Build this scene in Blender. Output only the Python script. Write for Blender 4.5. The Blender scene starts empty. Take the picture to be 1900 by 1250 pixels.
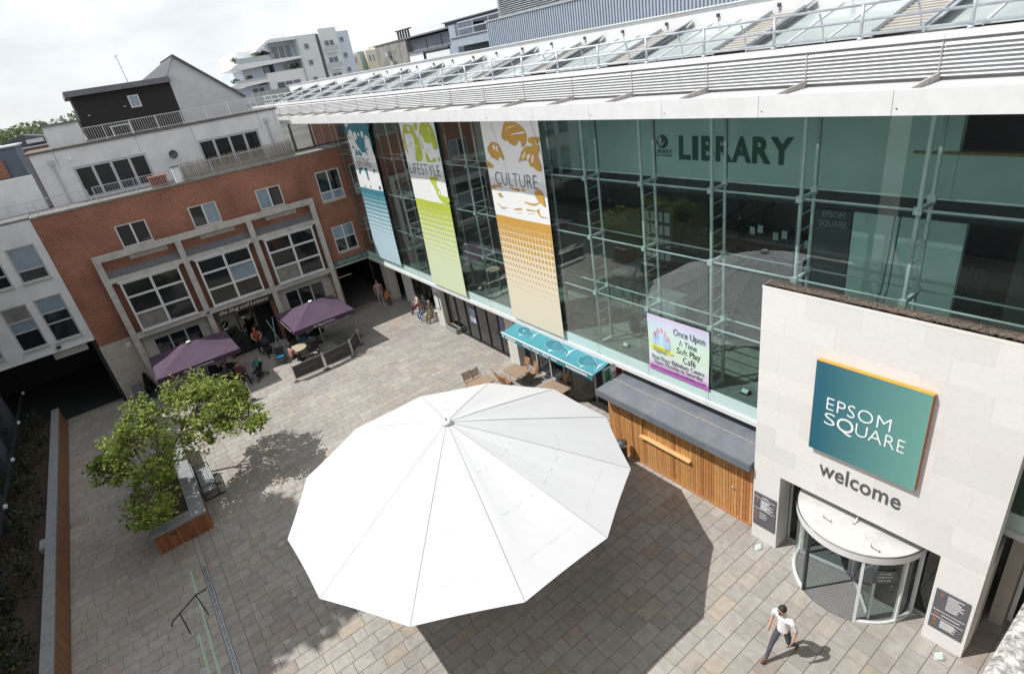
import bpy, bmesh, math, random
from mathutils import Vector, Matrix, noise
random.seed(7)
C = bpy.context.scene.collection
SC = bpy.context.scene
K = 1.2384          # survey units -> metres (one glazing bay = 1.938 units = 2.40 m)
R = math.radians

# ------------------------------------------------------------------ camera
cam = bpy.data.cameras.new('camera'); cam_o = bpy.data.objects.new('camera', cam); C.objects.link(cam_o)
SC.camera = cam_o
cam.sensor_fit = 'HORIZONTAL'; cam.sensor_width = 36.0; cam.lens = 19.978
cam.clip_start = 0.05; cam.clip_end = 6000
right = Vector((0.5941, 0.7896, -0.1541)); down = Vector((0.2789, -0.3812, -0.8814)); fwd = Vector((-0.7546, 0.4807, -0.4465))
right.normalize(); fwd.normalize(); down = fwd.cross(right).normalized()
CAM = Vector((11.317, -10.218, 11.236)) * K
cam_o.matrix_world = Matrix(((right.x, -down.x, -fwd.x, CAM.x), (right.y, -down.y, -fwd.y, CAM.y), (right.z, -down.z, -fwd.z, CAM.z), (0, 0, 0, 1)))

# ------------------------------------------------------------------ sky, sun, exposure
SUN = Vector((-0.35, -0.56, 1.0))      # towards the sun
W = bpy.data.worlds.new('World'); SC.world = W; W.use_nodes = True
nt = W.node_tree; nt.nodes.clear()
out = nt.nodes.new('ShaderNodeOutputWorld'); bg = nt.nodes.new('ShaderNodeBackground'); bg.inputs[1].default_value = 0.103
sky = nt.nodes.new('ShaderNodeTexSky'); sky.sky_type = 'NISHITA'; sky.sun_disc = False
sky.sun_elevation = math.asin(SUN.normalized().z); sky.sun_rotation = math.atan2(SUN.x, SUN.y) % (2 * math.pi)
tc = nt.nodes.new('ShaderNodeTexCoord'); mp = nt.nodes.new('ShaderNodeMapping'); mp.inputs['Scale'].default_value = (1.0, 1.0, 2.6)
nz = nt.nodes.new('ShaderNodeTexNoise'); nz.inputs['Scale'].default_value = 3.4; nz.inputs['Detail'].default_value = 9; nz.inputs['Roughness'].default_value = .58
rp = nt.nodes.new('ShaderNodeValToRGB'); rp.color_ramp.elements[0].position = .33; rp.color_ramp.elements[1].position = .62
rp.color_ramp.elements[0].color = (8.4, 8.95, 9.6, 1); rp.color_ramp.elements[1].color = (10.6, 10.75, 10.9, 1)
nz2 = nt.nodes.new('ShaderNodeTexNoise'); nz2.inputs['Scale'].default_value = 1.7; nz2.inputs['Detail'].default_value = 6
rp2 = nt.nodes.new('ShaderNodeValToRGB'); rp2.color_ramp.elements[0].position = .34; rp2.color_ramp.elements[1].position = .52
rp2.color_ramp.elements[0].color = (.60, .60, .60, 1); rp2.color_ramp.elements[1].color = (.97, .97, .97, 1)
mx = nt.nodes.new('ShaderNodeMixRGB')
L = nt.links.new
L(tc.outputs['Generated'], mp.inputs[0]); L(mp.outputs[0], nz.inputs['Vector']); L(mp.outputs[0], nz2.inputs['Vector'])
L(nz.outputs[0], rp.inputs[0]); L(nz2.outputs[0], rp2.inputs[0])
L(rp2.outputs[0], mx.inputs[0]); L(sky.outputs[0], mx.inputs[1]); L(rp.outputs[0], mx.inputs[2])
L(mx.outputs[0], bg.inputs[0]); L(bg.outputs[0], out.inputs[0])
sl = bpy.data.lights.new('sun', 'SUN'); sl.energy = 5.0; sl.angle = R(.53); sl.color = (1.0, .972, .935)
so = bpy.data.objects.new('sun', sl); C.objects.link(so); so.rotation_euler = SUN.to_track_quat('Z', 'Y').to_euler(); so.location = (0, -30, 60)
SC.view_settings.view_transform = 'Standard'; SC.view_settings.look = 'None'; SC.view_settings.exposure = 0.0; SC.view_settings.gamma = 1
SC.view_settings.use_curve_mapping = False
SC.render.engine = 'CYCLES'
cy = SC.cycles
cy.use_denoising = True; cy.max_bounces = 10; cy.diffuse_bounces = 4; cy.glossy_bounces = 4; cy.transmission_bounces = 6; cy.transparent_max_bounces = 24
cy.caustics_reflective = False; cy.caustics_refractive = False; cy.sample_clamp_indirect = 6

# ------------------------------------------------------------------ helpers
BASE = {}
TS = bpy.data.scenes.new('scratch'); VL = TS.view_layers[0]      # small scene in which lettering and skins are evaluated
def evaluated(o):
    TS.collection.objects.link(o); VL.update(); return bpy.data.meshes.new_from_object(o.evaluated_get(VL.depsgraph))
class B:
    """mesh builder; coordinates are survey units (k=K) or metres (k=1)"""
    def __init__(s, k=K): s.k = k; s.v = []; s.f = []; s.m = []; s.cm = 0; s.cols = None
    def add(s, vs, fs):
        o = len(s.v); s.v += [tuple(v) for v in vs]
        for f in fs: s.f.append(tuple(i + o for i in f)); s.m.append(s.cm)
        return s
    def box(s, x0, x1, y0, y1, z0, z1):
        if x0 > x1: x0, x1 = x1, x0
        if y0 > y1: y0, y1 = y1, y0
        if z0 > z1: z0, z1 = z1, z0
        return s.add([(x0,y0,z0),(x1,y0,z0),(x1,y1,z0),(x0,y1,z0),(x0,y0,z1),(x1,y0,z1),(x1,y1,z1),(x0,y1,z1)],
                     [(0,3,2,1),(4,5,6,7),(0,1,5,4),(1,2,6,5),(2,3,7,6),(3,0,4,7)])
    def bev(s, x0, x1, y0, y1, z0, z1, b):
        """box with chamfered top edge"""
        return s.add([(x0,y0,z0),(x1,y0,z0),(x1,y1,z0),(x0,y1,z0),(x0,y0,z1-b),(x1,y0,z1-b),(x1,y1,z1-b),(x0,y1,z1-b),
                      (x0+b,y0+b,z1),(x1-b,y0+b,z1),(x1-b,y1-b,z1),(x0+b,y1-b,z1)],
                     [(0,1,5,4),(1,2,6,5),(2,3,7,6),(3,0,4,7),(4,5,9,8),(5,6,10,9),(6,7,11,10),(7,4,8,11),(8,9,10,11)])
    def obox(s, c, ax, ay, az, hx, hy, hz):
        c = Vector(c); ax = Vector(ax).normalized() * hx; ay = Vector(ay).normalized() * hy; az = Vector(az).normalized() * hz
        vs = [c + ax*i + ay*j + az*l for l in (-1, 1) for i, j in ((-1,-1),(1,-1),(1,1),(-1,1))]
        return s.add(vs, [(0,3,2,1),(4,5,6,7),(0,1,5,4),(1,2,6,5),(2,3,7,6),(3,0,4,7)])
    def bar(s, p, q, w, h, up=(0,0,1)):
        p = Vector(p); q = Vector(q); d = q - p; n = Vector(up)
        if abs(d.normalized().dot(n)) > .98: n = Vector((1,0,0))
        a = d.cross(n).normalized(); u = a.cross(d).normalized()
        return s.obox((p+q)/2, d, a, u, d.length/2, w/2, h/2)
    def tube(s, p, q, r, n=8, r2=None, cap=True):
        p = Vector(p); q = Vector(q); d = (q - p)
        if d.length < 1e-6: return s
        d.normalize(); a = d.orthogonal().normalized(); b = d.cross(a); r2 = r if r2 is None else r2
        vs = [p + (a*math.cos(t)+b*math.sin(t))*r for t in (2*math.pi*i/n for i in range(n))] + [q + (a*math.cos(t)+b*math.sin(t))*r2 for t in (2*math.pi*i/n for i in range(n))]
        fs = [(i, (i+1) % n, n+(i+1) % n, n+i) for i in range(n)]
        if cap: fs += [tuple(range(n-1, -1, -1)), tuple(range(n, 2*n))]
        return s.add(vs, fs)
    def path(s, pts, r, n=6):
        for a, b in zip(pts[:-1], pts[1:]): s.tube(a, b, r, n)
        return s
    def poly(s, pts): return s.add(pts, [tuple(range(len(pts)))])
    def prism(s, pts, vec):
        """extrude polygon pts by vec"""
        n = len(pts); vec = Vector(vec); vs = [Vector(p) for p in pts]; vs += [p + vec for p in vs]
        return s.add(vs, [tuple(range(n-1, -1, -1)), tuple(range(n, 2*n))] + [(i, (i+1) % n, n+(i+1) % n, n+i) for i in range(n)])
    def lathe(s, prof, c, n=16):
        cx, cy_, cz = c; m = len(prof)
        vs = [(cx + r*math.cos(2*math.pi*i/n), cy_ + r*math.sin(2*math.pi*i/n), cz + z) for i in range(n) for r, z in prof]
        fs = [(i*m+j, ((i+1) % n)*m+j, ((i+1) % n)*m+j+1, i*m+j+1) for i in range(n) for j in range(m-1)]
        return s.add(vs, fs)
    def wall(s, ax, c, depth, u0, u1, z0, z1, holes):
        """vertical wall on plane ax=c with rectangular holes (u0,u1,z0,z1); reveals run back by depth"""
        def pt(u, z, d=0): return (c + d, u, z) if ax == 'x' else (u, c + d, z)
        us = sorted({u0, u1, *[h for q in holes for h in q[:2]]}); zs = sorted({z0, z1, *[h for q in holes for h in q[2:]]})
        us = [u for u in us if u0 <= u <= u1]; zs = [z for z in zs if z0 <= z <= z1]
        fl = (ax == 'x') == (depth < 0)
        for a, b in zip(us[:-1], us[1:]):
            for d, e in zip(zs[:-1], zs[1:]):
                mu, mz = (a+b)/2, (d+e)/2
                if any(h[0] < mu < h[1] and h[2] < mz < h[3] for h in holes): continue
                q = [pt(a, d), pt(b, d), pt(b, e), pt(a, e)]
                s.poly(q if fl else q[::-1])
        for h in holes:
            a, b, d, e = h; cs = [(a, d), (b, d), (b, e), (a, e)]
            for i in range(4):
                p, q = cs[i], cs[(i+1) % 4]
                s.poly([pt(*p), pt(*p, depth), pt(*q, depth), pt(*q)])
        return s
    def obj(s, name, mat, parent=None, smooth=False):
        base = BASE.get(parent.name, Vector((0,0,0))) if parent else Vector((0,0,0))
        me = bpy.data.meshes.new(name)
        me.from_pydata([Vector(v)*s.k - base for v in s.v], [], s.f)
        for mm in (mat if isinstance(mat, (list, tuple)) else [mat]): me.materials.append(mm)
        if isinstance(mat, (list, tuple)): me.polygons.foreach_set('material_index', s.m)
        if smooth: me.polygons.foreach_set('use_smooth', [True]*len(me.polygons))
        if s.cols is not None:
            at = me.attributes.new('Col', 'FLOAT_COLOR', 'POINT')
            at.data.foreach_set('color', [c for q in s.cols for c in (*q, 1.0)])
        me.validate(); me.update()
        return link(name, me, parent)
def link(name, data, parent=None):
    o = bpy.data.objects.new(name, data); C.objects.link(o)
    if parent:
        o.parent = parent; BASE[o.name] = BASE.get(parent.name, Vector((0,0,0)))
    return o
def thing(name, label, cat, loc=(0,0,0), group=None, rotz=0, local=False):
    """Empty at the base of a thing; local=True: parts are modelled in metres round the origin"""
    o = bpy.data.objects.new(name, None); C.objects.link(o); o.empty_display_size = .2
    o.location = Vector(loc)*K; o.rotation_euler = (0, 0, rotz)
    BASE[o.name] = Vector((0,0,0)) if local else Vector(loc)*K
    tag(o, label, cat, group); return o
def tag(o, label=None, cat=None, group=None, kind=None):
    if label: o['label'] = label
    if cat: o['category'] = cat
    if group: o['group'] = group
    if kind: o['kind'] = kind
    return o
def dup(root, loc, rotz, label, group=None):
    r = root.copy(); C.objects.link(r); r.location = Vector(loc)*K; r.rotation_euler = (0, 0, rotz); r['label'] = label
    if group: r['group'] = group
    for ch in list(root.children):
        c = ch.copy(); C.objects.link(c); c.parent = r
        for g in list(ch.children):
            d = g.copy(); C.objects.link(d); d.parent = c
    return r
def text(name, body, P0, U, V, mat, parent, depth=.006, offset=0.0, shear=0.0, space=1.0, k=K):
    """flat lettering fitted into the parallelogram P0 + U + V"""
    cu = bpy.data.curves.new(name, 'FONT'); cu.body = body; cu.offset = offset; cu.shear = shear; cu.space_character = space
    cu.align_x = 'CENTER'; cu.resolution_u = 3; cu.extrude = .5
    t = bpy.data.objects.new(name, cu); me = evaluated(t)
    bpy.data.objects.remove(t); bpy.data.curves.remove(cu)
    xs = [v.co.x for v in me.vertices]; ys = [v.co.y for v in me.vertices]
    x0, x1, y0, y1 = min(xs), max(xs), min(ys), max(ys)
    P0 = Vector(P0)*k; U = Vector(U)*k; V = Vector(V)*k; N = U.cross(V).normalized()
    base = BASE.get(parent.name, Vector((0,0,0))) if parent else Vector((0,0,0))
    for v in me.vertices:
        v.co = P0 + U*((v.co.x-x0)/(x1-x0)) + V*((v.co.y-y0)/(y1-y0)) + N*((v.co.z+.5)*depth) - base
    me.materials.clear(); me.materials.append(mat)
    return link(name, me, parent)

# ------------------------------------------------------------------ materials
MATS = {}
def mat(name, col, rough=.6, var=.12, scale=3.0, bump=0.0, bscale=40.0, metal=0.0, spec=.5, attr=False, dirt=0.0, dirtcol=(.08,.075,.06), coat=0.0):
    if name in MATS: return MATS[name]
    m = bpy.data.materials.new(name); m.use_nodes = True; n = m.node_tree; p = n.nodes['Principled BSDF']
    p.inputs['Roughness'].default_value = rough; p.inputs['Metallic'].default_value = metal; p.inputs['Specular IOR Level'].default_value = spec
    p.inputs['Coat Weight'].default_value = coat
    tx = n.nodes.new('ShaderNodeTexCoord'); no = n.nodes.new('ShaderNodeTexNoise'); no.inputs['Scale'].default_value = scale; no.inputs['Detail'].default_value = 6
    n.links.new(tx.outputs['Object'], no.inputs['Vector'])
    mr = n.nodes.new('ShaderNodeMapRange'); mr.inputs[1].default_value = .3; mr.inputs[2].default_value = .7; mr.inputs[3].default_value = 1-var; mr.inputs[4].default_value = 1+var
    n.links.new(no.outputs[0], mr.inputs[0])
    mu = n.nodes.new('ShaderNodeMixRGB'); mu.blend_type = 'MULTIPLY'; mu.inputs[0].default_value = 1
    n.links.new(mr.outputs[0], mu.inputs[2])
    if attr:
        a = n.nodes.new('ShaderNodeAttribute'); a.attribute_name = 'Col'; n.links.new(a.outputs['Color'], mu.inputs[1])
    else: mu.inputs[1].default_value = (*col, 1)
    last = mu.outputs[0]
    if dirt:
        n2 = n.nodes.new('ShaderNodeTexNoise'); n2.inputs['Scale'].default_value = scale*.35; n2.inputs['Detail'].default_value = 10; n2.inputs['Roughness'].default_value = .7
        n.links.new(tx.outputs['Object'], n2.inputs['Vector'])
        r2 = n.nodes.new('ShaderNodeMapRange'); r2.inputs[1].default_value = .5; r2.inputs[2].default_value = .72; r2.inputs[3].default_value = 0; r2.inputs[4].default_value = dirt
        n.links.new(n2.outputs[0], r2.inputs[0])
        d = n.nodes.new('ShaderNodeMixRGB'); n.links.new(r2.outputs[0], d.inputs[0]); n.links.new(last, d.inputs[1]); d.inputs[2].default_value = (*dirtcol, 1); last = d.outputs[0]
    n.links.new(last, p.inputs['Base Color'])
    if bump:
        nb = n.nodes.new('ShaderNodeTexNoise'); nb.inputs['Scale'].default_value = bscale; nb.inputs['Detail'].default_value = 4
        n.links.new(tx.outputs['Object'], nb.inputs['Vector'])
        bp = n.nodes.new('ShaderNodeBump'); bp.inputs['Strength'].default_value = bump; bp.inputs['Distance'].default_value = .02
        n.links.new(nb.outputs[0], bp.inputs['Height']); n.links.new(bp.outputs[0], p.inputs['Normal'])
    MATS[name] = m; return m
def glass(name, tint, refl=1.0, rough=0.0, film=0.0):
    """thin clear pane: tinted see-through plus Fresnel reflection"""
    m = bpy.data.materials.new(name); m.use_nodes = True; n = m.node_tree; n.nodes.clear()
    o = n.nodes.new('ShaderNodeOutputMaterial'); t = n.nodes.new('ShaderNodeBsdfTransparent'); t.inputs[0].default_value = (*tint, 1)
    g = n.nodes.new('ShaderNodeBsdfGlossy'); g.inputs['Roughness'].default_value = rough
    lw = n.nodes.new('ShaderNodeLayerWeight'); lw.inputs[0].default_value = .5
    pw = n.nodes.new('ShaderNodeMath'); pw.operation = 'POWER'; pw.inputs[1].default_value = 4.0; n.links.new(lw.outputs['Facing'], pw.inputs[0])
    ma = n.nodes.new('ShaderNodeMath'); ma.operation = 'MULTIPLY_ADD'; ma.inputs[1].default_value = .8*refl; ma.inputs[2].default_value = .045*refl; n.links.new(pw.outputs[0], ma.inputs[0])
    x = n.nodes.new('ShaderNodeMixShader'); n.links.new(ma.outputs[0], x.inputs[0]); n.links.new(t.outputs[0], x.inputs[1]); n.links.new(g.outputs[0], x.inputs[2]); n.links.new(x.outputs[0], o.inputs[0])
    if film:     # pale diffuse veil mixed in so the pane looks hazier and lighter
        d = n.nodes.new('ShaderNodeBsdfDiffuse'); d.inputs[0].default_value = (.66,.72,.70,1); y = n.nodes.new('ShaderNodeMixShader'); tc_ = n.nodes.new('ShaderNodeTexCoord'); nn = n.nodes.new('ShaderNodeTexNoise'); nn.inputs['Scale'].default_value = .8; nn.inputs['Detail'].default_value = 6; n.links.new(tc_.outputs['Object'], nn.inputs['Vector'])
        mm = n.nodes.new('ShaderNodeMapRange'); mm.inputs[1].default_value = .3; mm.inputs[2].default_value = .7; mm.inputs[3].default_value = film*.6; mm.inputs[4].default_value = film*1.5; n.links.new(nn.outputs[0], mm.inputs[0]); n.links.new(mm.outputs[0], y.inputs[0]); n.links.new(x.outputs[0], y.inputs[1]); n.links.new(d.outputs[0], y.inputs[2]); n.links.new(y.outputs[0], o.inputs[0])
    return m
def brickmat(name, c1, c2, mortar, bw, bh, ax):
    m = bpy.data.materials.new(name); m.use_nodes = True; n = m.node_tree; p = n.nodes['Principled BSDF']; p.inputs['Roughness'].default_value = .85
    tx = n.nodes.new('ShaderNodeTexCoord'); sp = n.nodes.new('ShaderNodeSeparateXYZ'); cb = n.nodes.new('ShaderNodeCombineXYZ')
    n.links.new(tx.outputs['Object'], sp.inputs[0]); ad = n.nodes.new('ShaderNodeMath'); n.links.new(sp.outputs[0], ad.inputs[0]); n.links.new(sp.outputs[1], ad.inputs[1])
    n.links.new(ad.outputs[0], cb.inputs[0]); n.links.new(sp.outputs[2], cb.inputs[1])
    b = n.nodes.new('ShaderNodeTexBrick'); n.links.new(cb.outputs[0], b.inputs['Vector']); b.inputs['Scale'].default_value = 1
    b.inputs['Color1'].default_value = (*c1, 1); b.inputs['Color2'].default_value = (*c2, 1); b.inputs['Mortar'].default_value = (*mortar, 1)
    b.inputs['Brick Width'].default_value = bw; b.inputs['Row Height'].default_value = bh; b.inputs['Mortar Size'].default_value = .012; b.inputs['Bias'].default_value = -.1
    no = n.nodes.new('ShaderNodeTexNoise'); no.inputs['Scale'].default_value = .7; no.inputs['Detail'].default_value = 6; n.links.new(tx.outputs['Object'], no.inputs['Vector'])
    mr = n.nodes.new('ShaderNodeMapRange'); mr.inputs[1].default_value = .3; mr.inputs[2].default_value = .7; mr.inputs[3].default_value = .70; mr.inputs[4].default_value = 1.1; n.links.new(no.outputs[0], mr.inputs[0])
    mu = n.nodes.new('ShaderNodeMixRGB'); mu.blend_type = 'MULTIPLY'; mu.inputs[0].default_value = 1; n.links.new(b.outputs[0], mu.inputs[1]); n.links.new(mr.outputs[0], mu.inputs[2]); n.links.new(mu.outputs[0], p.inputs['Base Color'])
    bp = n.nodes.new('ShaderNodeBump'); bp.inputs['Strength'].default_value = .6; bp.inputs['Distance'].default_value = .01; bp.invert = True
    n.links.new(b.outputs['Fac'], bp.inputs['Height']); n.links.new(bp.outputs[0], p.inputs['Normal']); return m

def gum(m):
    n = m.node_tree; p = n.nodes['Principled BSDF']; src = p.inputs['Base Color'].links[0].from_socket
    t = n.nodes.new('ShaderNodeTexCoord'); v = n.nodes.new('ShaderNodeTexVoronoi'); v.inputs['Scale'].default_value = 1.9; n.links.new(t.outputs['Object'], v.inputs['Vector'])
    w = n.nodes.new('ShaderNodeTexNoise'); w.inputs['Scale'].default_value = .35; w.inputs['Detail'].default_value = 8; w.inputs['Roughness'].default_value = .65; n.links.new(t.outputs['Object'], w.inputs['Vector'])
    r = n.nodes.new('ShaderNodeMapRange'); r.inputs[1].default_value = .035; r.inputs[2].default_value = .05; r.inputs[3].default_value = .55; r.inputs[4].default_value = 0; n.links.new(v.outputs['Distance'], r.inputs[0])
    r2 = n.nodes.new('ShaderNodeMapRange'); r2.inputs[1].default_value = .35; r2.inputs[2].default_value = .65; r2.inputs[3].default_value = .86; r2.inputs[4].default_value = 1.08; n.links.new(w.outputs[0], r2.inputs[0])
    a = n.nodes.new('ShaderNodeMixRGB'); n.links.new(r.outputs[0], a.inputs[0]); n.links.new(src, a.inputs[1]); a.inputs[2].default_value = (.10,.095,.09,1)
    b = n.nodes.new('ShaderNodeMixRGB'); b.blend_type = 'MULTIPLY'; b.inputs[0].default_value = 1; n.links.new(a.outputs[0], b.inputs[1]); n.links.new(r2.outputs[0], b.inputs[2]); n.links.new(b.outputs[0], p.inputs['Base Color'])
    return m
paving_m = gum(mat('sandstone_paving', (.3,.28,.25), .75, .12, 5, .25, 30, attr=True, dirt=.28, dirtcol=(.19,.17,.145)))
joint_m = mat('paving_joint', (.16,.145,.125), .9, .2, 8)
kerb_m = mat('grey_granite', (.3,.3,.29), .7, .15, 12, .2, 60)
lime_m = mat('limestone', (.67,.655,.63), .7, .025, 9, .12, 60, dirt=.05, dirtcol=(.45,.42,.38), attr=True)
lime_joint = mat('limestone_mortar', (.72,.70,.66), .8, .05)
conc_m = mat('precast_concrete', (.46,.44,.41), .8, .14, 4, .15, 30, dirt=.5, dirtcol=(.2,.19,.17))
stone_m = mat('ashlar_stone', (.42,.395,.35), .8, .1, 3, .1, 40, dirt=.3, dirtcol=(.25,.23,.2))
render_m = mat('white_render', (.66,.665,.67), .85, .08, 1.4, .1, 30, dirt=.4, dirtcol=(.42,.42,.41))
paint_m = mat('white_wall_paint', (.72,.73,.72), .8, .05, 2)
teal_m = mat('pale_teal_wall_paint', (.66,.80,.77), .8, .05, 2)
whitemetal = mat('white_coated_metal', (.67,.675,.68), .45, .05, 3, dirt=.2, dirtcol=(.5,.49,.46))
whiteframe = mat('white_window_frame', (.62,.63,.63), .4, .05)
greyframe = mat('grey_window_frame', (.42,.435,.45), .4, .06)
steel_m = mat('grey_painted_steel', (.70,.72,.72), .4, .06, 5)
galv_m = mat('galvanised_steel', (.44,.47,.50), .45, .15, 6, metal=.4)
stainless = mat('brushed_stainless', (.55,.55,.54), .3, .06, metal=.9)
blackmetal = mat('black_metal', (.022,.023,.025), .4, .1)
darkgrey = mat('dark_grey_metal', (.06,.065,.075), .5, .1)
slate_m = mat('slate', (.075,.08,.09), .6, .25, 9, .2, 30)
lead_m = mat('lead_roofing', (.13,.14,.155), .6, .15, 5, dirt=.4, dirtcol=(.22,.2,.18))
membrane_m = mat('grey_roof_membrane', (.135,.15,.175), .62, .12, 2.2, .1, 20, dirt=.45, dirtcol=(.26,.245,.22))
brick_m = brickmat('red_brick', (.33,.088,.042), (.215,.052,.028), (.38,.26,.19), .225, .076, 'y')
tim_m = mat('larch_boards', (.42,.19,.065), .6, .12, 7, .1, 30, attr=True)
darktim_m = mat('dark_stained_boards', (.015,.012,.011), .7, .3, 9)
teak_m = mat('teak', (.34,.19,.10), .6, .2, 12)
teakgrey_m = mat('weathered_teak', (.30,.215,.15), .7, .2, 14)
dark_m = mat('unlit_interior', (.02,.021,.022), .9, .1)  # near-black colour carries the deep shade inside the archway, passage and lobby
room_m = mat('room_wall', (.24,.25,.24), .9, .1)
carpet_m = mat('interior_carpet', (.27,.275,.25), .95, .2, 3)
pane_m = mat('window_pane', (.014,.017,.021), .04, .1, 1, spec=.5)
blind_m = mat('pane_with_blind', (.20,.26,.32), .1, .15, 2, spec=.8)
facade_gl = glass('facade_glass', (.85,.945,.925), 2.3, film=.008)
clear_gl = glass('clear_glass', (.88,.93,.92), 1.0)
shop_gl = glass('shop_glass', (.62,.67,.68), 1.3)
band_m = mat('back_painted_green_glass', (.50,.64,.62), .08, .03, 2, spec=.6)
soil_m = mat('soil', (.06,.042,.03), .95, .3, 10, .4, 30)
bark_m = mat('bark', (.13,.10,.075), .9, .25, 12, .4, 40)
canvas_m = mat('white_canvas', (.565,.57,.58), .8, .02, 1.2, .25, 2.6, spec=.15)
purple_m = mat('purple_canvas', (.070,.042,.074), .85, .12, 2)
skin_m = mat('skin', (.50,.30,.21), .55, .05)
hair_m = mat('dark_hair', (.015,.012,.011), .6, .2, 30)
# ------------------------------------------------------------------ ground and paving
def inview(p, m=.02):
    d = Vector(p) - CAM; z = d.dot(fwd)
    if z < .1: return None
    f = 19.978/36; x = d.dot(right)/z*f; y = d.dot(down)/z*f*1.0
    if abs(x) > .5+m or abs(y) > .5*673/1024+m: return None
    return x, y
g = B(); g.poly([(-400,-400,-.05),(400,-400,-.05),(400,400,-.05),(-400,400,-.05)])
tag(g.obj('ground', mat('town_ground', (.16,.155,.145), .9, .3, .05)), kind='structure')
# square: bedding sheet, sandstone setts laid in courses
pb = B(); pb.box(-17.9, 11.1, -14.97, .95, -.045, -.012)
plaza = tag(pb.obj('plaza_pavement', joint_m), kind='structure')
PAR = (1.578, -6.071)     # big parasol centre
def under_parasol(p):
    # is the point hidden from the camera by the big canopy?
    P = Vector(p)*K; d = CAM - P
    for z, r in ((2.9, 3.7), (3.4, 2.3)):
        t = (z*K - P.z)/d.z; q = P + d*t
        if math.hypot(q.x/K-PAR[0], q.y/K-PAR[1]) < r: return True
    return False
stones = []
rnd = random.Random(3)
PAL = [(.335,.322,.296)]*7 + [(.35,.336,.305)]*6 + [(.315,.308,.288)]*5 + [(.345,.315,.275)]*3 + [(.36,.30,.235)]*2 + [(.305,.285,.265)]*2 + [(.30,.25,.21)]
def lay(x0, x1, y0, y1, cw, lens):
    n = int(round((x1-x0)/cw))
    for i in range(n):
        a, b = x0+i*cw, x0+(i+1)*cw; y = y0 - rnd.random()*.4
        while y < y1:
            l = rnd.choice(lens)*rnd.uniform(.92, 1.08); e = min(y+l, y1)
            s_, e_ = max(y, y0), e
            if y1 - e < .12: e_ = y1; e = y1
            if e_ - s_ > .06: stones.append((a+.005, b-.005, s_+.005, e_-.005))
            y = e
lay(-17.885, 11.1, -11.1, .9, .335, (.3,.4,.45,.5,.55,.62,.7))
lay(-17.885, 11.1, -14.95, -11.87, .335, (.35,.45,.5,.55,.62,.7))
def scol():
    c = rnd.choice(PAL); f = rnd.uniform(.90, 1.06)*.93; return tuple((q*.62+m_*.38)*f for q, m_ in zip(c, (.365,.322,.287)))
rank = []
for q in stones:
    c = ((q[0]+q[1])/2, (q[2]+q[3])/2, 0); P = Vector(c)*K
    vis = inview(P, 0) and not under_parasol(c) and not (6.3 < c[0] < 9.3 and c[1] > -.9) and not (.8 < c[0] < 10 and c[1] > -.7)
    d = CAM - P; rank.append(((q[1]-q[0])*(q[3]-q[2])*d.z/d.length**3 if vis else 0))
top = set(sorted(range(len(stones)), key=lambda i: -rank[i])[:300])
rest = B(); rest.cols = []
for i, q in enumerate(stones):
    b = B() if i in top else rest
    b.bev(q[0], q[1], q[2], q[3], -.03, rnd.uniform(-.0016, .0016), .004)
    col = scol()
    if i in top:
        b.cols = [col]*12; b.obj('paving_stone', paving_m, plaza)
    else: b.cols += [col]*12
tag(rest.obj('paving_stones', paving_m, plaza), kind='stuff')
# ribbed warning paving beside the drain channel
rib = B(); rib.cols = []
for i in range(int((.95+17.9)/.335)+20):
    a = -17.9 + i*.335
    if a > 10.8: break
    for (y0, y1) in ((-11.86+.13, -11.42), (-11.41, -11.1)):
        n0 = len(rib.v); col = scol(); rib.bev(a+.005, a+.33, y0+.003, y1-.005, -.03, -.004, .004)
        if -6 < a < 2:
            m = int((y1-y0-.04)/.045)
            for j in range(m): rib.bev(a+.012, a+.323, y0+.03+j*.045, y0+.05+j*.045, -.004, .003, .002)
        rib.cols += [col]*(len(rib.v)-n0)
tag(rib.obj('ribbed_paving', paving_m, plaza), kind='stuff')
# drain channel with pierced steel cover
dr = thing('drain_channel', 'long slotted steel drain cover set along the ribbed paving', 'drain', (-1.5,-11.8,0))
B().box(-17, -3.8, -11.86, -11.74, -.03, -.002).obj('stone_edge', kerb_m, dr)
for i in range(11):
    x = -3.8 + i*.41
    cv = B().box(x+.004, x+.406, -11.85, -11.75, -.03, .002).obj('drain_cover', galv_m, dr)
    s = B()
    for j in range(12): s.box(x+.03+j*.031, x+.045+j*.031, -11.835, -11.765, .0022, .0034)
    s.obj('slot', blackmetal, cv)
green_m = mat('pale_green_strip', (.34,.45,.33), .7, .1, 8, dirt=.3, dirtcol=(.2,.2,.17))
for nm, x0, y in (('long', -3.87, -12.13), ('short', -1.49, -12.32)):
    o = B().box(x0, 2.5, y-.03, y+.03, -.02, .012).obj('step_nosing', green_m)
    tag(o, 'pale green nosing strip nearest the drain' if nm == 'long' else 'shorter pale green nosing strip by the wall side', 'nosing strip')
mh = thing('manhole_cover', 'recessed rounded manhole cover in the shaded paving', 'manhole cover', (-5.75,-14.5,0))
pts = [(-5.75+.3*math.copysign(abs(math.cos(t))**.45, math.cos(t)), -14.5+.26*math.copysign(abs(math.sin(t))**.45, math.sin(t)), .0) for t in (2*math.pi*i/32 for i in range(32))]
B().prism([(x,y,-.02) for x,y,z in pts], (0,0,.024)).obj('frame', kerb_m, mh)
B().prism([(-5.75+(x+5.75)*.93, -14.5+(y+14.5)*.93, -.02) for x,y,z in pts], (0,0,.0285)).obj('cover', mat('cover_slab', (.27,.26,.24), .8, .15, 6), mh)
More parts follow.
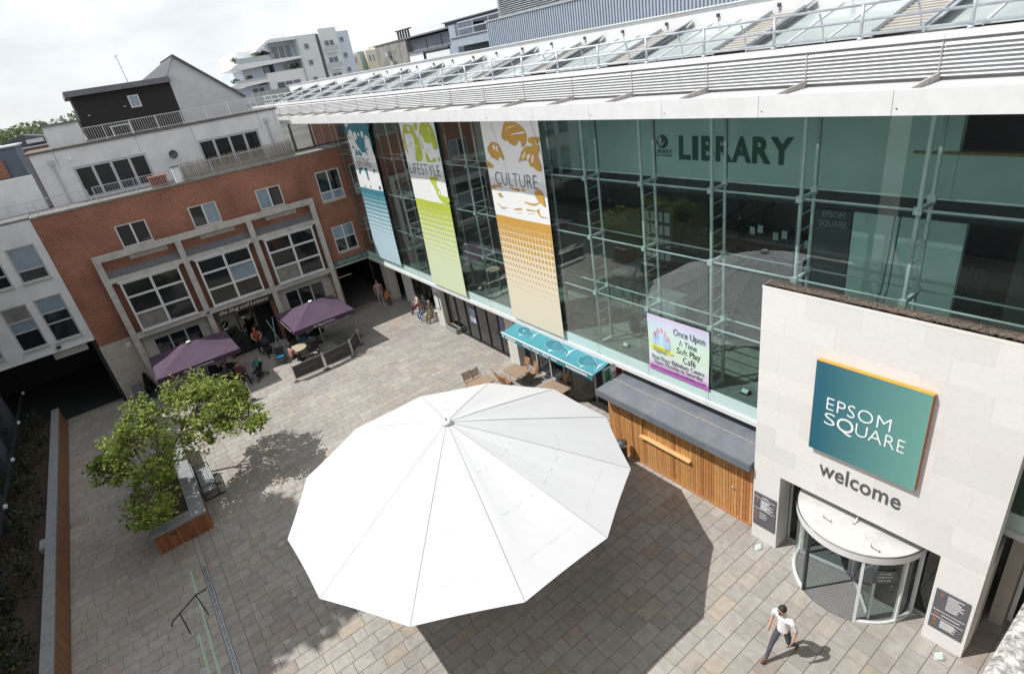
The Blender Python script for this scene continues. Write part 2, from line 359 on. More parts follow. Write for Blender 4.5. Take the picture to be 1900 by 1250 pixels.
# ------------------------------------------------------------------ glass building
BAY = 1.938
bays = list(range(-16, 7))
Zl = [3.0, 4.667, 6.33, 7.946, 9.72]
gb = thing('glass_building', 'long glass fronted library building with tubular trusses and white louvred eaves', 'building', (-6,4,0))
gl = []
for i in bays[:-1]:
    for a, b in zip(Zl[:-1], Zl[1:]):
        B().box(i*BAY+.006, (i+1)*BAY-.006, -.012, 0, a+.006, b-.006).obj('glass_pane', facade_gl, gb)
for i in bays[:-1]:
    B().box(i*BAY+.006, (i+1)*BAY-.006, -.012, .02, 2.645, 2.994).obj('spandrel_panel', band_m, gb)
    s = B().box(i*BAY+.004, (i+1)*BAY-.004, -.06, .06, 2.51, 2.64).obj('edge_trim', whitemetal, gb)
bolt = B()
for i in bays:
    for dx in (-.06, .06):
        for z in (2.70, 2.94): bolt.tube((i*BAY+dx, -.012, z), (i*BAY+dx, -.02, z), .012, 6)
tag(bolt.obj('glass_bolts', darkgrey, gb), kind='stuff')
for i in bays:
    x = i*BAY; t = B()
    t.tube((x, .10, 3.0), (x, .10, 9.8), .037, 10); tr = t.obj('truss_post', steel_m, gb, True)
    t = B(); t.tube((x, .56, 3.0), (x, .56, 9.8), .034, 10); t.obj('rear_post', steel_m, tr, True)
    for a, b in zip(Zl[:-2], Zl[1:-1]):
        for j in range(1, 5):
            z = a + (b-a)*j/5; B().tube((x, .10, z), (x, .56, z+.02), .009, 5).obj('rung', steel_m, tr)
    for z in Zl[1:-1]:
        n = B(); n.box(x-.03, x+.03, .05, .62, z-.035, z+.035); n.box(x-.06, x+.06, .02, .08, z-.06, z+.06); n.box(x-.06, x+.06, .52, .58, z+.01, z+.13)
        n.obj('node_bracket', steel_m, tr)
    B().box(x-.05, x+.05, .08, .58, 2.99, 3.04).obj('foot_plate', steel_m, tr)
    B().box(x-.012, x+.012, .60, .63, 2.9, 9.7).obj('inner_mullion', blackmetal, tr)
for z in Zl[1:-1]:
    for a, b in zip(bays[:-1], bays[1:]):
        t = B().tube((a*BAY, .10, z), (b*BAY, .10, z), .023, 8); t.tube((a*BAY, .56, z+.07), (b*BAY, .56, z+.07), .021, 8)
        t.obj('transom_tube', steel_m, gb, True)
for dx in (-.34, -.26):
    B().path([(4*BAY+dx, .14, Zl[3]), (4*BAY+dx-.02, .15, 7.2), (4*BAY+dx*1.15, .16, 6.5), (4*BAY+dx*1.3-.04, .18, 5.9)], .011, 5).obj('hanging_cable', blackmetal, gb)
# fixing cables, mid bay
cab = B()
for i in bays[:-1]:
    for dx in (.30, .36):
        x = (i+.5)*BAY+dx*1.6; cab.tube((x, .3, 2.9), (x, .3, 6.33), .006, 4, cap=False)
tag(cab.obj('tie_cables', darkgrey, gb), kind='stuff')
# ledge inside the foot of the glass, uplighters
B().box(-30.5, 11.5, .02, .62, 2.90, 2.99).obj('glazing_ledge', mat('ledge_metal', (.20,.22,.21), .6, .2, 6), gb)
for i in range(-11, 6):
    for dx in ([.4] if i % 2 == 0 else []):
        x = i*BAY + dx*BAY
        u = B().box(x-.10, x+.10, .30, .46, 2.99, 3.06); o = u.obj('uplighter', blackmetal, gb)
        B().obox((x, .34, 3.08), (1,0,0), (0,1,.5), (0,-.5,1), .08, .055, .008).obj('lens', mat('lamp_lens', (.75,.76,.76), .2, .02), o)
# floors, walls and rooms behind the glass
B().box(-30.5, 11.5, .63, 12, 2.62, 2.97).obj('first_floor', carpet_m, gb)
B().box(-30.5, 11.5, .07, 1.2, 2.52, 2.56).obj('soffit', whitemetal, gb)
B().box(-30.5, 11.5, 11.9, 12.1, 0, 11.3).obj('rear_wall', room_m, gb)
B().box(-30.5, -30.3, .1, 12, 0, 11.3).obj('end_wall', room_m, gb); B().box(11.5, 11.7, -.02, 12, 0, 11.3).obj('end_wall', room_m, gb)
B().box(-30.5, 11.5, .63, 12, 9.75, 9.85).obj('ceiling', paint_m, gb)
B().box(-7.6, 7.67, 1.6, 1.75, 7.72, 9.74).obj('library_wall', teal_m, gb)
B().box(-30.5, 11.5, 1.76, 12, 7.3, 7.45).obj('upper_floor', mat('upper_floor_slab', (.25,.25,.24), .9), gb)
B().box(-30.5, 11.5, 1.62, 1.74, 7.32, 7.70).obj('slab_edge', mat('slab_edge_dark', (.05,.052,.05), .8), gb)
B().box(7.0, 11.5, 1.62, 1.72, 7.72, 8.48).obj('balustrade_wall', teal_m, gb); B().box(7.0, 11.5, 1.58, 1.76, 8.482, 8.53).obj('oak_handrail', teak_m, gb)
B().box(6.1, 8.0, 1.62, 1.74, 2.97, 7.30).obj('pale_wall', teal_m, gb)
B().box(5.35, 6.08, 1.60, 1.70, 2.97, 7.30).obj('dark_panel', darkgrey, gb)
text('panel_lettering', 'EPSOM\nSQUARE', (5.44,1.592,6.93), (.56,0,0), (0,0,.34), mat('grey_print', (.4,.42,.42), .6), gb, .004)
B().box(8.0, 11.5, 5.2, 5.3, 2.97, 7.3).obj('room_wall', mat('room_paint', (.34,.36,.34), .8), gb)
dframe = B().box(8.7, 8.78, 5.1, 5.2, 2.97, 5.2).box(10.0, 10.08, 5.1, 5.2, 2.97, 5.2).box(8.7, 10.08, 5.1, 5.2, 5.2, 5.3); o = dframe.obj('inner_door', whiteframe, gb)
B().box(8.78, 10.0, 5.13, 5.18, 2.97, 5.2).obj('door_leaf', darkgrey, o)
# library lettering and crest on the upper wall
grn = mat('dark_green_letters', (.018,.10,.065), .5, .04)
lib = thing('library_lettering', 'big dark green LIBRARY letters on the pale wall behind the glass', 'lettering', (3.3,1.6,8.2))
for j, (ch, a, b) in enumerate(zip('LIBRARY', (0,.135,.225,.36,.505,.68,.825), (.115,.19,.345,.51,.67,.83,1.0))):
    text('letter', ch, (1.86+a*2.92, 1.595, 8.16), ((b-a)*2.92, 0, 0), (.0, 0, .57), grn, lib, .02, offset=.035)
cr = thing('council_crest', 'round green leaf crest with small lettering beneath on the pale wall', 'emblem', (1.33,1.6,8.2))
cpt = [(1.33+.185*math.cos(t), 1.597, 8.575+.165*math.sin(t)) for t in (2*math.pi*i/28 for i in range(28))]
B().prism(cpt, (0,-.008,0)).obj('roundel', grn, cr)
leaf = []
for i in range(40):
    t = i/40*2*math.pi; r = .11*(1+.35*math.sin(5*t))*(1-.25*math.cos(t)); leaf.append((1.28+r*math.cos(t)*.55, 1.585, 8.60+r*math.sin(t)))
B().prism(leaf, (0,-.004,0)).obj('leaf_cutout', paint_m, cr)
B().bar((1.30,1.583,8.45), (1.42,1.583,8.60), .02, .02, (0,1,0)).obj('leaf_stem', paint_m, cr)
text('crest_name', 'SURREY', (1.0,1.59,8.29), (.65,0,0), (0,0,.10), grn, cr, .006, offset=.01)
text('crest_subtitle', 'COUNTY COUNCIL', (1.03,1.59,8.215), (.60,0,0), (0,0,.05), grn, cr, .005)
# furniture inside: reception counter, spiral handrails, noticeboard, potted trees
rc = thing('reception_counter', 'long pale reception counter behind the lower glass panes', 'counter', (-.4,2.6,2.97))
B().box(-2.4, 1.0, 2.3, 2.8, 2.97, 3.75).obj('front', teal_m, rc); B().box(-2.45, 1.05, 2.24, 2.86, 3.75, 3.80).obj('worktop', mat('pale_worktop', (.6,.62,.6), .4), rc)
B().box(-2.4, -1.9, 2.8, 5.2, 2.97, 3.75).obj('return', teal_m, rc)
st = thing('staircase', 'dark curving stair balustrade inside behind the glass', 'staircase', (0,5,2.97))
for k2, rr in enumerate((1.5, 2.3)):
    p = [(.2+rr*math.cos(R(a)), 5.2+rr*math.sin(R(a)), 3.0+(a-160)*.012+.9) for a in range(160, 361, 10)]
    B().path(p, .05, 6).obj('handrail', blackmetal, st); q = B()
    for x, y, z in p[::2]: q.tube((x,y,z-.9), (x,y,z), .015, 5)
    tag(q.obj('balusters', darkgrey, st), kind='stuff')
sp = B()
for a in range(160, 360, 10):
    z = 3.0+(a-160)*.012
    sp.poly([(.2+r_*math.cos(R(b_)), 5.2+r_*math.sin(R(b_)), z) for r_, b_ in ((1.5,a),(2.3,a),(2.3,a+10),(1.5,a+10))])
sp.obj('treads', mat('stair_tread', (.12,.12,.11), .8), st)
nb = thing('noticeboard', 'dark noticeboard of small white notices inside the glass', 'noticeboard', (-.4,3.4,4.6))
B().box(-1.1, .1, 3.4, 3.46, 4.4, 6.2).obj('board', darkgrey, nb)
for r_ in range(4):
    for c_ in range(4): B().box(-1.02+c_*.27, -.82+c_*.27, 3.385, 3.4, 5.75-r_*.42, 6.05-r_*.42).obj('notice', mat('paper', (.6,.64,.63), .8), nb)
rnd = random.Random(11)
for k2, (x, y, z) in enumerate(((2.9,3.2,6.0),(3.25,3.0,6.15),(3.5,3.3,5.9),(3.85,3.1,6.05),(4.4,3.2,5.85))):
    o = B().box(x-.07, x+.07, y, y+.02, z-.12, z+.08).obj('hanging_picture', mat('paper', (.6,.64,.63)))
    tag(o, ['small pale picture hanging leftmost above the shelves inside', 'second small pale picture hanging inside the glass', 'third and lowest of the small pictures left of the wall', 'fourth small pale picture hanging inside the glass', 'small pale picture hanging rightmost above the shelves inside'][k2], 'picture', 'pictures hung inside the library')
shelf = thing('book_shelves', 'row of dark book shelves deep inside the first floor', 'shelves', (2,7,2.97))
for k2 in range(6):
    x = -1+k2*1.4; B().box(x, x+1.2, 6.8, 7.2, 2.97, 4.6).obj('bookcase', darktim_m, shelf)
    bb = B()
    for r_ in range(4):
        for j in range(9): bb.box(x+.06+j*.12, x+.15+j*.12, 6.76, 6.82, 2.95+r_*.42, 2.95+r_*.42+rnd.uniform(.2,.32))
    tag(bb.obj('books', mat(['book_spines_a','book_spines_b','book_spines_c'][k2 % 3], [(.1,.12,.09),(.14,.08,.06),(.06,.09,.12)][k2 % 3], .7, .4, 9), shelf), kind='stuff')

def netting(name, col, open_):
    m = bpy.data.materials.new(name); m.use_nodes = True; n = m.node_tree; p = n.nodes['Principled BSDF']; p.inputs['Base Color'].default_value = (*col, 1); p.inputs['Roughness'].default_value = .9; p.inputs['Alpha'].default_value = 1-open_; return m
# eaves: fascia, brackets, netting, louvres, gutter
for i in bays[:-1]:
    B().box(i*BAY+.004, (i+1)*BAY-.004, -1.40, -1.35, 9.66, 9.985).obj('fascia_panel', whitemetal, gb)
    B().box(i*BAY+.05, i*BAY+.07, -1.405, -1.40, 9.74, 9.755).obj('fixing', blackmetal, gb)
    for j in range(8):
        z = 9.965 + j*.057
        B().obox(((i+.5)*BAY, -.02, z), (1,0,0), (0,1,.55), (0,-.55,1), BAY/2-.012, .040, .006).obj('louvre_blade', whitemetal, gb)
rust_m = mat('rusty_edge', (.40,.385,.36), .8, .2, 8, dirt=.45, dirtcol=(.2,.12,.07))
for i in bays:
    x = i*BAY
    B().prism([(x-.02,-1.34,9.88), (x-.02,.05,9.90), (x-.02,.05,9.99), (x-.02,-.12,9.99), (x-.02,-1.34,9.90)], (.04,0,0)).obj('eaves_bracket', rust_m, gb)
    B().box(x-.008, x+.008, -.06, -.045, 9.93, 10.40).obj('louvre_stay', rust_m, gb)
B().box(-30.5, 11.5, -1.34, .02, 9.885, 9.887).obj('eaves_netting', netting('eaves_netting', (.72,.72,.72), .45), gb)
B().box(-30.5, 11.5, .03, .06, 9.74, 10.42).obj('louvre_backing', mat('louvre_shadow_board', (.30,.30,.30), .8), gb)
for i in bays[:-1]:
    B().box(i*BAY+.003, (i+1)*BAY-.003, -.03, .42, 10.425, 10.50).obj('gutter', whitemetal, gb)
# sloping rooflights
MOD = 1.46
def rz(y): return 10.52 + (y-.42)*.248
roofgl = mat('rooflight_glass', (.38,.43,.42), .12, .08, 1.5, spec=.6)
slat_m = mat('beige_slats', (.42,.40,.36), .6, .1)
k2 = 0
x = -22.63-5.84
while x < 11.2:
    if k2 % 4 == 0:
        for j in range(14):
            y = .46 + j*.138; B().obox((x+MOD/4, y+.06, rz(y)+.03), (1,0,0), (0,1,.1), (0,-.1,1), MOD/4-.02, .058, .012).obj('roof_slat', slat_m, gb)
        v = B()
        for xx in (x+.01, x+MOD/2-.01): v.bar((xx,.44,rz(.44)+.05), (xx,2.42,rz(2.42)+.05), .03, .10)
        v.obj('slat_frame', galv_m, gb)
        B().obox((x+MOD/2+.10, 1.45, rz(1.45)+.10), (1,0,.6), (0,1,.248), (-.6,0,1), .12, 1.0, .01).obj('vent_flap', galv_m, gb)
    else:
        B().add([(x+.01,.44,rz(.44)), (x+MOD/2-.01,.44,rz(.44)), (x+MOD/2-.01,2.44,rz(2.44)), (x+.01,2.44,rz(2.44))], [(0,1,2,3)]).obj('rooflight', roofgl, gb)
    B().bar((x,.42,rz(.42)+.012), (x,2.44,rz(2.44)+.012), .025, .04).obj('glazing_bar', whitemetal, gb)
    x += MOD/2; k2 += 1
B().box(-30.5, 11.5, .43, 2.5, 10.2, 10.45).obj('roof_deck', whitemetal, gb)
B().box(-30.5, 11.5, 2.45, 2.6, 10.9, 11.37).obj('roof_upstand', whitemetal, gb); B().box(-30.5, 11.5, 2.40, 2.65, 11.372, 11.40).obj('upstand_coping', whitemetal, gb)
B().box(-30.5, 11.5, 2.6, 12.1, 11.2, 11.36).obj('flat_roof', membrane_m, gb)
for i in range(-12, 8):
    x = .34+.75+i*MOD - .2
    lm = B().box(x-.03, x+.03, 2.40, 2.45, 11.15, 11.22).obj('bulkhead_lamp', darkgrey, gb); B().box(x-.012, x+.012, 2.44, 2.449, 11.05, 11.15).obj('lamp_stain', rust_m, lm)
# roof edge guard rail
gr = thing('guard_rail', 'grey tubular guard rail along the white roof edge', 'railing', (-6,.3,10.5))
for i in range(-20, 9):
    x = .64+i*MOD
    if x < -29 or x > 11: continue
    B().tube((x,.28,10.50), (x,.28,11.0), .026, 8).tube((x,.28,10.50), (x-.01,.28,10.54), .045, 8).obj('post', galv_m, gr, True)
    B().path([(x+.73,.55,10.55), (x+.71,.55,10.74), (x+.66,.5,10.96)], .016, 6).obj('brace', galv_m, gr)
for z in (10.58, 10.78, 11.0): B().tube((-29,.28,z), (11.2,.28,z), .021, 8).obj('rail', galv_m, gr, True)
# plant room on the roof
pr = thing('roof_plant_room', 'blue grey corrugated metal plant room on top of the library roof', 'plant room', (2,6,11.36))
corr = mat('blue_grey_cladding', (.36,.41,.47), .45, .06, 3); B().box(-9, 11.5, 4.03, 9, 11.36, 12.28).obj('cladding', corr, pr)
for i in range(170): B().box(-8.98+i*.12, -8.93+i*.12, 3.995, 4.03, 11.37, 12.27).obj('rib', corr, pr)
B().box(-9.05, 11.5, 3.97, 9, 12.28, 12.33).obj('coping', galv_m, pr)
lb = thing('roof_louvre_screen', 'louvred ventilation box above the corrugated plant room', 'louvre screen', (2,7,12.33))
B().box(-8.85, 11.5, 4.6, 8, 12.34, 13.6).obj('box', darkgrey, lb)
for j in range(18): B().obox((1.3, 4.55, 12.40+j*.066), (1,0,0), (0,1,.6), (0,-.6,1), 10.15, .03, .008).obj('louvre', galv_m, lb)
# ---- street level under the glass box: stone piers, shopfronts
for i in range(-3, 3):
    x = .25+i*5.81
    if i == 1: continue
    pw = B(); pw.box(x-.31, x+.31, .5, 1.0, 0, 2.51); o = pw.obj('stone_pier', lime_joint, gb)
    for j in range(5):
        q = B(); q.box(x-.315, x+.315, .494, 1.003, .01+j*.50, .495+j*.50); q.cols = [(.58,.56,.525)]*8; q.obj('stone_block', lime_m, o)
B().box(-30.5, 11.5, 4.5, 4.6, 0, 2.55).obj('shop_rear_wall', room_m, gb)
shop_floor = tag(B().box(-16.6, 11.1, .96, 4.5, -.04, .004).obj('shop_floor', mat('shop_floor_tiles', (.2,.19,.18), .5, .1, 3)), kind='structure')
def shopfront(name, label, x0, x1, y, n, fm, gm, door=None, base=.06, top=2.50, rail=None):
    t = thing(name, label, 'shopfront', ((x0+x1)/2, y, 0)); w = (x1-x0)/n; fw = .035
    for j in range(n+1): B().box(x0+j*w-fw, x0+j*w+fw, y-.04, y+.04, 0, top).obj('mullion', fm, t)
    B().box(x0, x1, y-.045, y+.045, .0, base).obj('bottom_rail', fm, t); B().box(x0, x1, y-.045, y+.045, top-.09, top).obj('head_rail', fm, t)
    if rail: B().box(x0, x1, y-.042, y+.042, rail-.03, rail+.03).obj('middle_rail', fm, t)
    for j in range(n): B().box(x0+j*w+fw, x0+(j+1)*w-fw, y-.006, y+.006, base, top-.09).obj('pane', gm, t)
    return t
blk = shopfront('glazed_shopfront', 'black framed glazed doors of the shop between two stone piers', -10.95, -5.9, .74, 6, blackmetal, shop_gl)
for x in (-7.0, -6.75):
    q = B(); cx = x+.05; q.path([(cx+.10*math.cos(R(a))*(1 if x < -6.9 else -1), .66, 1.02+.17*math.sin(R(a))) for a in range(-90, 91, 15)], .012, 5); q.obj('pull_handle', blackmetal, blk)
po = thing('dark_blue_poster', 'dark blue printed poster in the black framed shop door', 'poster', (-6.25,.68,1.2))
B().box(-6.6, -5.98, .675, .69, 1.05, 2.0).obj('sheet', mat('navy_print', (.03,.035,.11), .6), po)
for j in range(7): B().box(-6.54, -6.54+[.5,.36,.44,.3,.48,.4,.25][j], .671, .675, 1.86-j*.11, 1.90-j*.11).obj('text_line', mat('pale_print', (.45,.47,.6), .7), po)
o = tag(B().box(-8.9, -8.45, .70, .715, .9, 1.6).obj('window_picture', mat('pale_blue_picture', (.35,.42,.55), .5, .5, 4)), 'pale blue picture stuck inside the black framed shopfront', 'poster')
rest = shopfront('restaurant_shopfront', 'grey framed restaurant windows under the turquoise awning', -5.2, -1.2, .78, 5, greyframe, shop_gl)
od = thing('open_shop_door', 'narrow black framed glass door standing open beside the restaurant windows', 'door', (-1.35,.3,0))
for x0, y0, x1, y1 in ((-1.2, .78, -1.75, .18),):
    d = Vector((x1-x0, y1-y0, 0)); 
    for z0, z1 in ((.02,.10),(1.98,2.06)): B().bar((x0,y0,(z0+z1)/2), (x1,y1,(z0+z1)/2), .05, z1-z0).obj('rail', blackmetal, od)
    for f_ in (0, 1): B().tube((x0+d.x*f_, y0+d.y*f_, .02), (x0+d.x*f_, y0+d.y*f_, 2.06), .035, 6).obj('stile', blackmetal, od)
    B().bar((x0,y0,1.04), (x1,y1,1.04), .01, 1.88).obj('pane', shop_gl, od)
    B().bar((x0+d.x*.1-.02,y0+d.y*.1,1.45), (x0+d.x*.9-.02,y0+d.y*.9,1.45), .016, .8).obj('notice', mat('greyish_pink_notice', (.38,.33,.36), .7), od)
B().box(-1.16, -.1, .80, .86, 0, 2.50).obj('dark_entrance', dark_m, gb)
rst = shopfront('side_shopfront', 'grey framed glass beside the stone entrance at the right edge', 10.25, 11.4, .62, 1, whiteframe, shop_gl)
B().box(9.99, 10.2, .35, .95, 0, 2.50).obj('stone_return', stone_m, gb)
# covered corner by the passage: white wall panel, dark doors
cw = thing('corner_shopfront', 'white panel and dark glazed doors in the shaded corner behind the seated group', 'shopfront', (-14.2,.9,0))
B().box(-16.0, -14.9, .95, 1.0, 0, 2.50).obj('white_panel', paint_m, cw)
for j in range(4): 
    B().box(-14.8+j*.75, -14.72+j*.75, .93, 1.0, 0, 2.50).obj('mullion', blackmetal, cw)
    if j < 3 or 1: B().box(-14.72+j*.75, -14.05+j*.75, .955, .965, .05, 2.5).obj('pane', shop_gl, cw)
B().box(-16.4, -11.7, .90, .95, 2.2, 2.55).obj('fascia_sign', mat('dark_red_fascia', (.05,.012,.01), .5), cw)
B().box(-14.75, -11.75, .72, .93, 0, .36).obj('window_ledge', conc_m, cw)
fr = thing('menu_frame', 'framed menu board on the stone pier beside the black shopfront', 'menu board', (-11.3,.48,1.2))
B().box(-11.53, -11.2, .47, .492, .95, 1.75).obj('frame', darkgrey, fr); B().box(-11.50, -11.23, .462, .47, .99, 1.71).obj('sheet', mat('paper', (.6,.64,.63)), fr)
tr = thing('stone_trough', 'low stone trough of dried plants at the foot of the pier', 'planter', (-10.6,.5,0))
B().box(-11.0, -10.02, .42, .47, 0, .24).box(-11.0, -10.02, .67, .72, 0, .24).box(-11.0, -10.95, .47, .67, 0, .24).box(-10.07, -10.02, .47, .67, 0, .24).obj('trough', kerb_m, tr)
B().box(-10.95, -10.07, .47, .67, 0, .19).obj('soil', soil_m, tr)
q = B(); rnd = random.Random(4)
for j in range(160):
    x, y = rnd.uniform(-10.93,-10.09), rnd.uniform(.48,.66); q.tube((x,y,.19), (x+rnd.uniform(-.06,.06), y+rnd.uniform(-.05,.05), .19+rnd.uniform(.03,.12)), .008, 3, .001)
tag(q.obj('dry_stems', mat('dry_stems', (.22,.14,.09), .9, .3, 20), tr), kind='stuff')

# ------------------------------------------------------------------ stone entrance portal
PX0, PX1, PY, PT = 5.70, 9.96, -.85, 6.56
OX0, OX1, OZ = 6.32, 9.31, 2.14
pt = thing('stone_portal', 'tall pale limestone entrance block standing in front of the glass wall', 'entrance portal', (7.83,-.4,0))
PB, PJ = -.58, -.39
core = B(); core.box(PX0+.002, PX1-.002, PY+.002, PB, OZ+.01, PT-.03); core.box(PX0+.002, OX0-.002, PY+.002, PJ, 0, OZ+.01); core.box(OX1+.002, PX1-.002, PY+.002, PJ, 0, OZ+.01)
core.obj('core', lime_joint, pt)
rnd = random.Random(21)
def lcol():
    f = rnd.uniform(.94, 1.035); w = rnd.uniform(-.006, .006); return (.69*f+w, .682*f, .665*f-w)
zs = [PT-.09-.4425*i for i in range(11)]; zs[-1] = OZ
def block(x0, x1, y0, y1, z0, z1):
    b = B(); g_ = .0022; b.box(x0+g_, x1-g_, y0, y1, z0+g_, z1-g_); b.cols = [lcol()]*8; b.obj('stone_block', lime_m, pt)
for r_, (zt, zb) in enumerate(zip(zs[:-1], zs[1:])):
    xs = [PX0]; x = PX0 + (.45 if r_ % 2 else .9) + rnd.uniform(-.05, .05)
    while x < PX1-.3: xs.append(x); x += .92+rnd.uniform(-.08, .08)
    xs.append(PX1)
    for a, b in zip(xs[:-1], xs[1:]): block(a, b, PY+rnd.uniform(-.0007,.0007), PY+.05, zb, zt)
for x0, x1 in ((PX0, OX0), (OX1, PX1)):
    for j in range(2): block(x0, x1, PY, PY+.05, .01+j*1.06, 1.065+j*1.06 if j == 0 else OZ)
for j in range(15):   # right return face
    block(PX1-.02, PX1+.001, PY+.052, PB, .01+j*.436, .44+j*.436)
for j in range(5):    # inner faces of the opening
    block(OX0-.02, OX0+.001, PY+.052, PJ, .01+j*.42, .425+j*.42); block(OX1-.001, OX1+.02, PY+.052, PJ, .01+j*.42, .425+j*.42)
B().box(PX0-.004, PX1+.004, PY-.003, PB+.004, PT-.088, PT-.03).obj('coping', lime_joint, pt)
B().box(PX0+.02, PX1-.02, PB, -.03, 2.3, 2.5).obj('lobby_roof', lead_m, pt); B().box(PX0+.02, PX0+.05, PB, -.03, 0, 2.3).obj('lobby_side', stone_m, pt); B().box(PX1-.05, PX1-.02, PB, -.03, 0, 2.3).obj('lobby_side', stone_m, pt)
B().box(OX0, OX1, PY+.05, -.35, OZ-.004, OZ+.008).obj('soffit_slab', lime_joint, pt)
# twigs and bird spikes on top
q = B(); rnd = random.Random(5)
for j in range(5200):
    x = rnd.uniform(PX0+.05, PX1); y = PY+.05+rnd.uniform(0,.20); z = PT-.03+rnd.uniform(0,.035)
    a = rnd.uniform(0, 6.28); l = rnd.uniform(.02, .06)
    q.tube((x,y,z), (x+l*math.cos(a), y+l*math.sin(a), z+rnd.uniform(-.01,.02)), .003, 3, .002, cap=False)
tag(q.obj('twig_litter', mat('twig_litter', (.24,.195,.155), .95, .45, 18), pt), kind='stuff')
q = B()
for j in range(330):
    x = PX0+.06+j*.0128
    for dy in (.20, .24): q.tube((x,PY+dy,PT-.03), (x+.01,PY+dy-.04 if dy < .22 else PY+dy+.04,PT+.09), .0016, 3, cap=False)
tag(q.obj('bird_spikes', mat('steel_wire', (.3,.3,.29), .4, metal=.7), pt), kind='stuff')
# glazed screen inside the opening
scn = thing('entrance_screen', 'dark glazed side screens behind the revolving door', 'glazed screen', (7.83,-.36,0))
for x0, x1 in ((OX0+.02, 6.72), (8.94, OX1-.02)):
    for a in (x0, x1-.05): B().box(a, a+.05, -.40, -.34, 0, OZ-.01).obj('frame_post', greyframe, scn)
    for z0, z1 in ((0, .06), (OZ-.09, OZ-.01)): B().box(x0+.05, x1-.05, -.40, -.34, z0, z1).obj('frame_rail', greyframe, scn)
    B().box(x0+.05, x1-.05, -.375, -.365, .06, OZ-.09).obj('pane', shop_gl, scn)
B().box(8.93, 8.99, -.47, -.40, 1.0, 1.09).obj('entry_button', mat('brass_plate', (.45,.28,.08), .4), scn)
B().box(OX0-.5, OX1+.5, 1.6, 1.65, 0, 2.5).obj('lobby_wall', room_m, scn)
# revolving door
DC = (7.83, -.42); DR = 1.14; DZ = 1.72
rv = thing('revolving_door', 'curved glass revolving door with a grimy white half round canopy', 'revolving door', (DC[0],DC[1],0))
def arc(a0, a1, r, z, n=24): return [(DC[0]+r*math.cos(R(a0+(a1-a0)*i/n)), DC[1]+r*math.sin(R(a0+(a1-a0)*i/n)), z) for i in range(n+1)]
cano_m = mat('grimy_white_canopy', (.52,.52,.505), .7, .06, 3, dirt=.5, dirtcol=(.22,.19,.15))
cp = arc(180, 360, DR+.03, DZ+.15, 48); B().prism(cp, (0,0,.04)).obj('canopy_top', cano_m, rv)
rim = B()
for i in range(48):
    a = arc(180, 360, DR+.05, 0, 48); rim.add([(a[i][0],a[i][1],DZ), (a[i+1][0],a[i+1][1],DZ), (a[i+1][0],a[i+1][1],DZ+.16), (a[i][0],a[i][1],DZ+.16)], [(0,1,2,3)])
rim.obj('canopy_rim', whitemetal, rv, True)
B().prism(arc(180, 360, DR+.03, DZ, 48), (0,0,.006)).obj('canopy_ceiling', whitemetal, rv)
for a0 in (7.40, 8.35):
    y = -1.10 if a0 < 7.5 else -1.22
    B().path([(a0,y,DZ+.19), (a0,y,DZ+.26)], .007, 5).path([(a0,y,DZ+.20), (a0+.16,y-.03,DZ+.20)], .007, 5).path([(a0+.16,y-.03,DZ+.19), (a0+.16,y-.03,DZ+.26)], .007, 5).obj('lifting_eye', darkgrey, rv)
B().tube((7.88,-.86,DZ+.19), (7.88,-.62,DZ+.42), .012, 6).tube((7.88,-.90,DZ+.19), (7.88,-.86,DZ+.21), .03, 6).obj('stay_rod', stainless, rv)
for (a0, a1) in ((183, 243), (297, 335), (335, 357)):
    n = 12; g_ = B(); A = arc(a0, a1, DR, .06, n)
    for i in range(n): g_.add([A[i], A[i+1], (A[i+1][0],A[i+1][1],DZ), (A[i][0],A[i][1],DZ)], [(0,1,2,3)])
    g_.obj('curved_pane', clear_gl, rv, True)
for a in (181.5, 243, 297, 335, 358):
    x, y = DC[0]+DR*math.cos(R(a)), DC[1]+DR*math.sin(R(a)); d = Vector((math.cos(R(a)), math.sin(R(a)), 0))
    B().obox((x,y,DZ/2), d, (-d.y,d.x,0), (0,0,1), .035, .022, DZ/2).obj('door_post', steel_m if a not in (243,) else darkgrey, rv)
for a0, a1 in ((181.5,243),(297,358)):
    s = B(); A = arc(a0, a1, DR-.03, .0, 16); Bq = arc(a0, a1, DR+.03, 0, 16)
    for i in range(16): s.add([A[i],A[i+1],Bq[i+1],Bq[i], *[(p[0],p[1],.06) for p in (A[i],A[i+1],Bq[i+1],Bq[i])]], [(4,5,6,7),(3,2,6,7),(0,4,5,1)])
    s.obj('sill_ring', steel_m, rv)
mt = B(); mt.prism(arc(0, 360, DR+.02, .0, 48)[:-1], (0,0,.006)).obj('entrance_mat', mat('grey_matting', (.12,.12,.12), .9, .1, 20), rv)
q = B()
for j in range(38):
    y = DC[1]-DR+.03+j*.058; h = math.sqrt(max(0, DR**2-(y-DC[1])**2)); q.box(DC[0]-h, DC[0]+h, y, y+.016, .0062, .013)
tag(q.obj('mat_strips', mat('pale_strips', (.24,.24,.24), .6), rv), kind='stuff')
B().tube((DC[0],DC[1],0), (DC[0],DC[1],DZ), .035, 10).obj('centre_post', steel_m, rv)
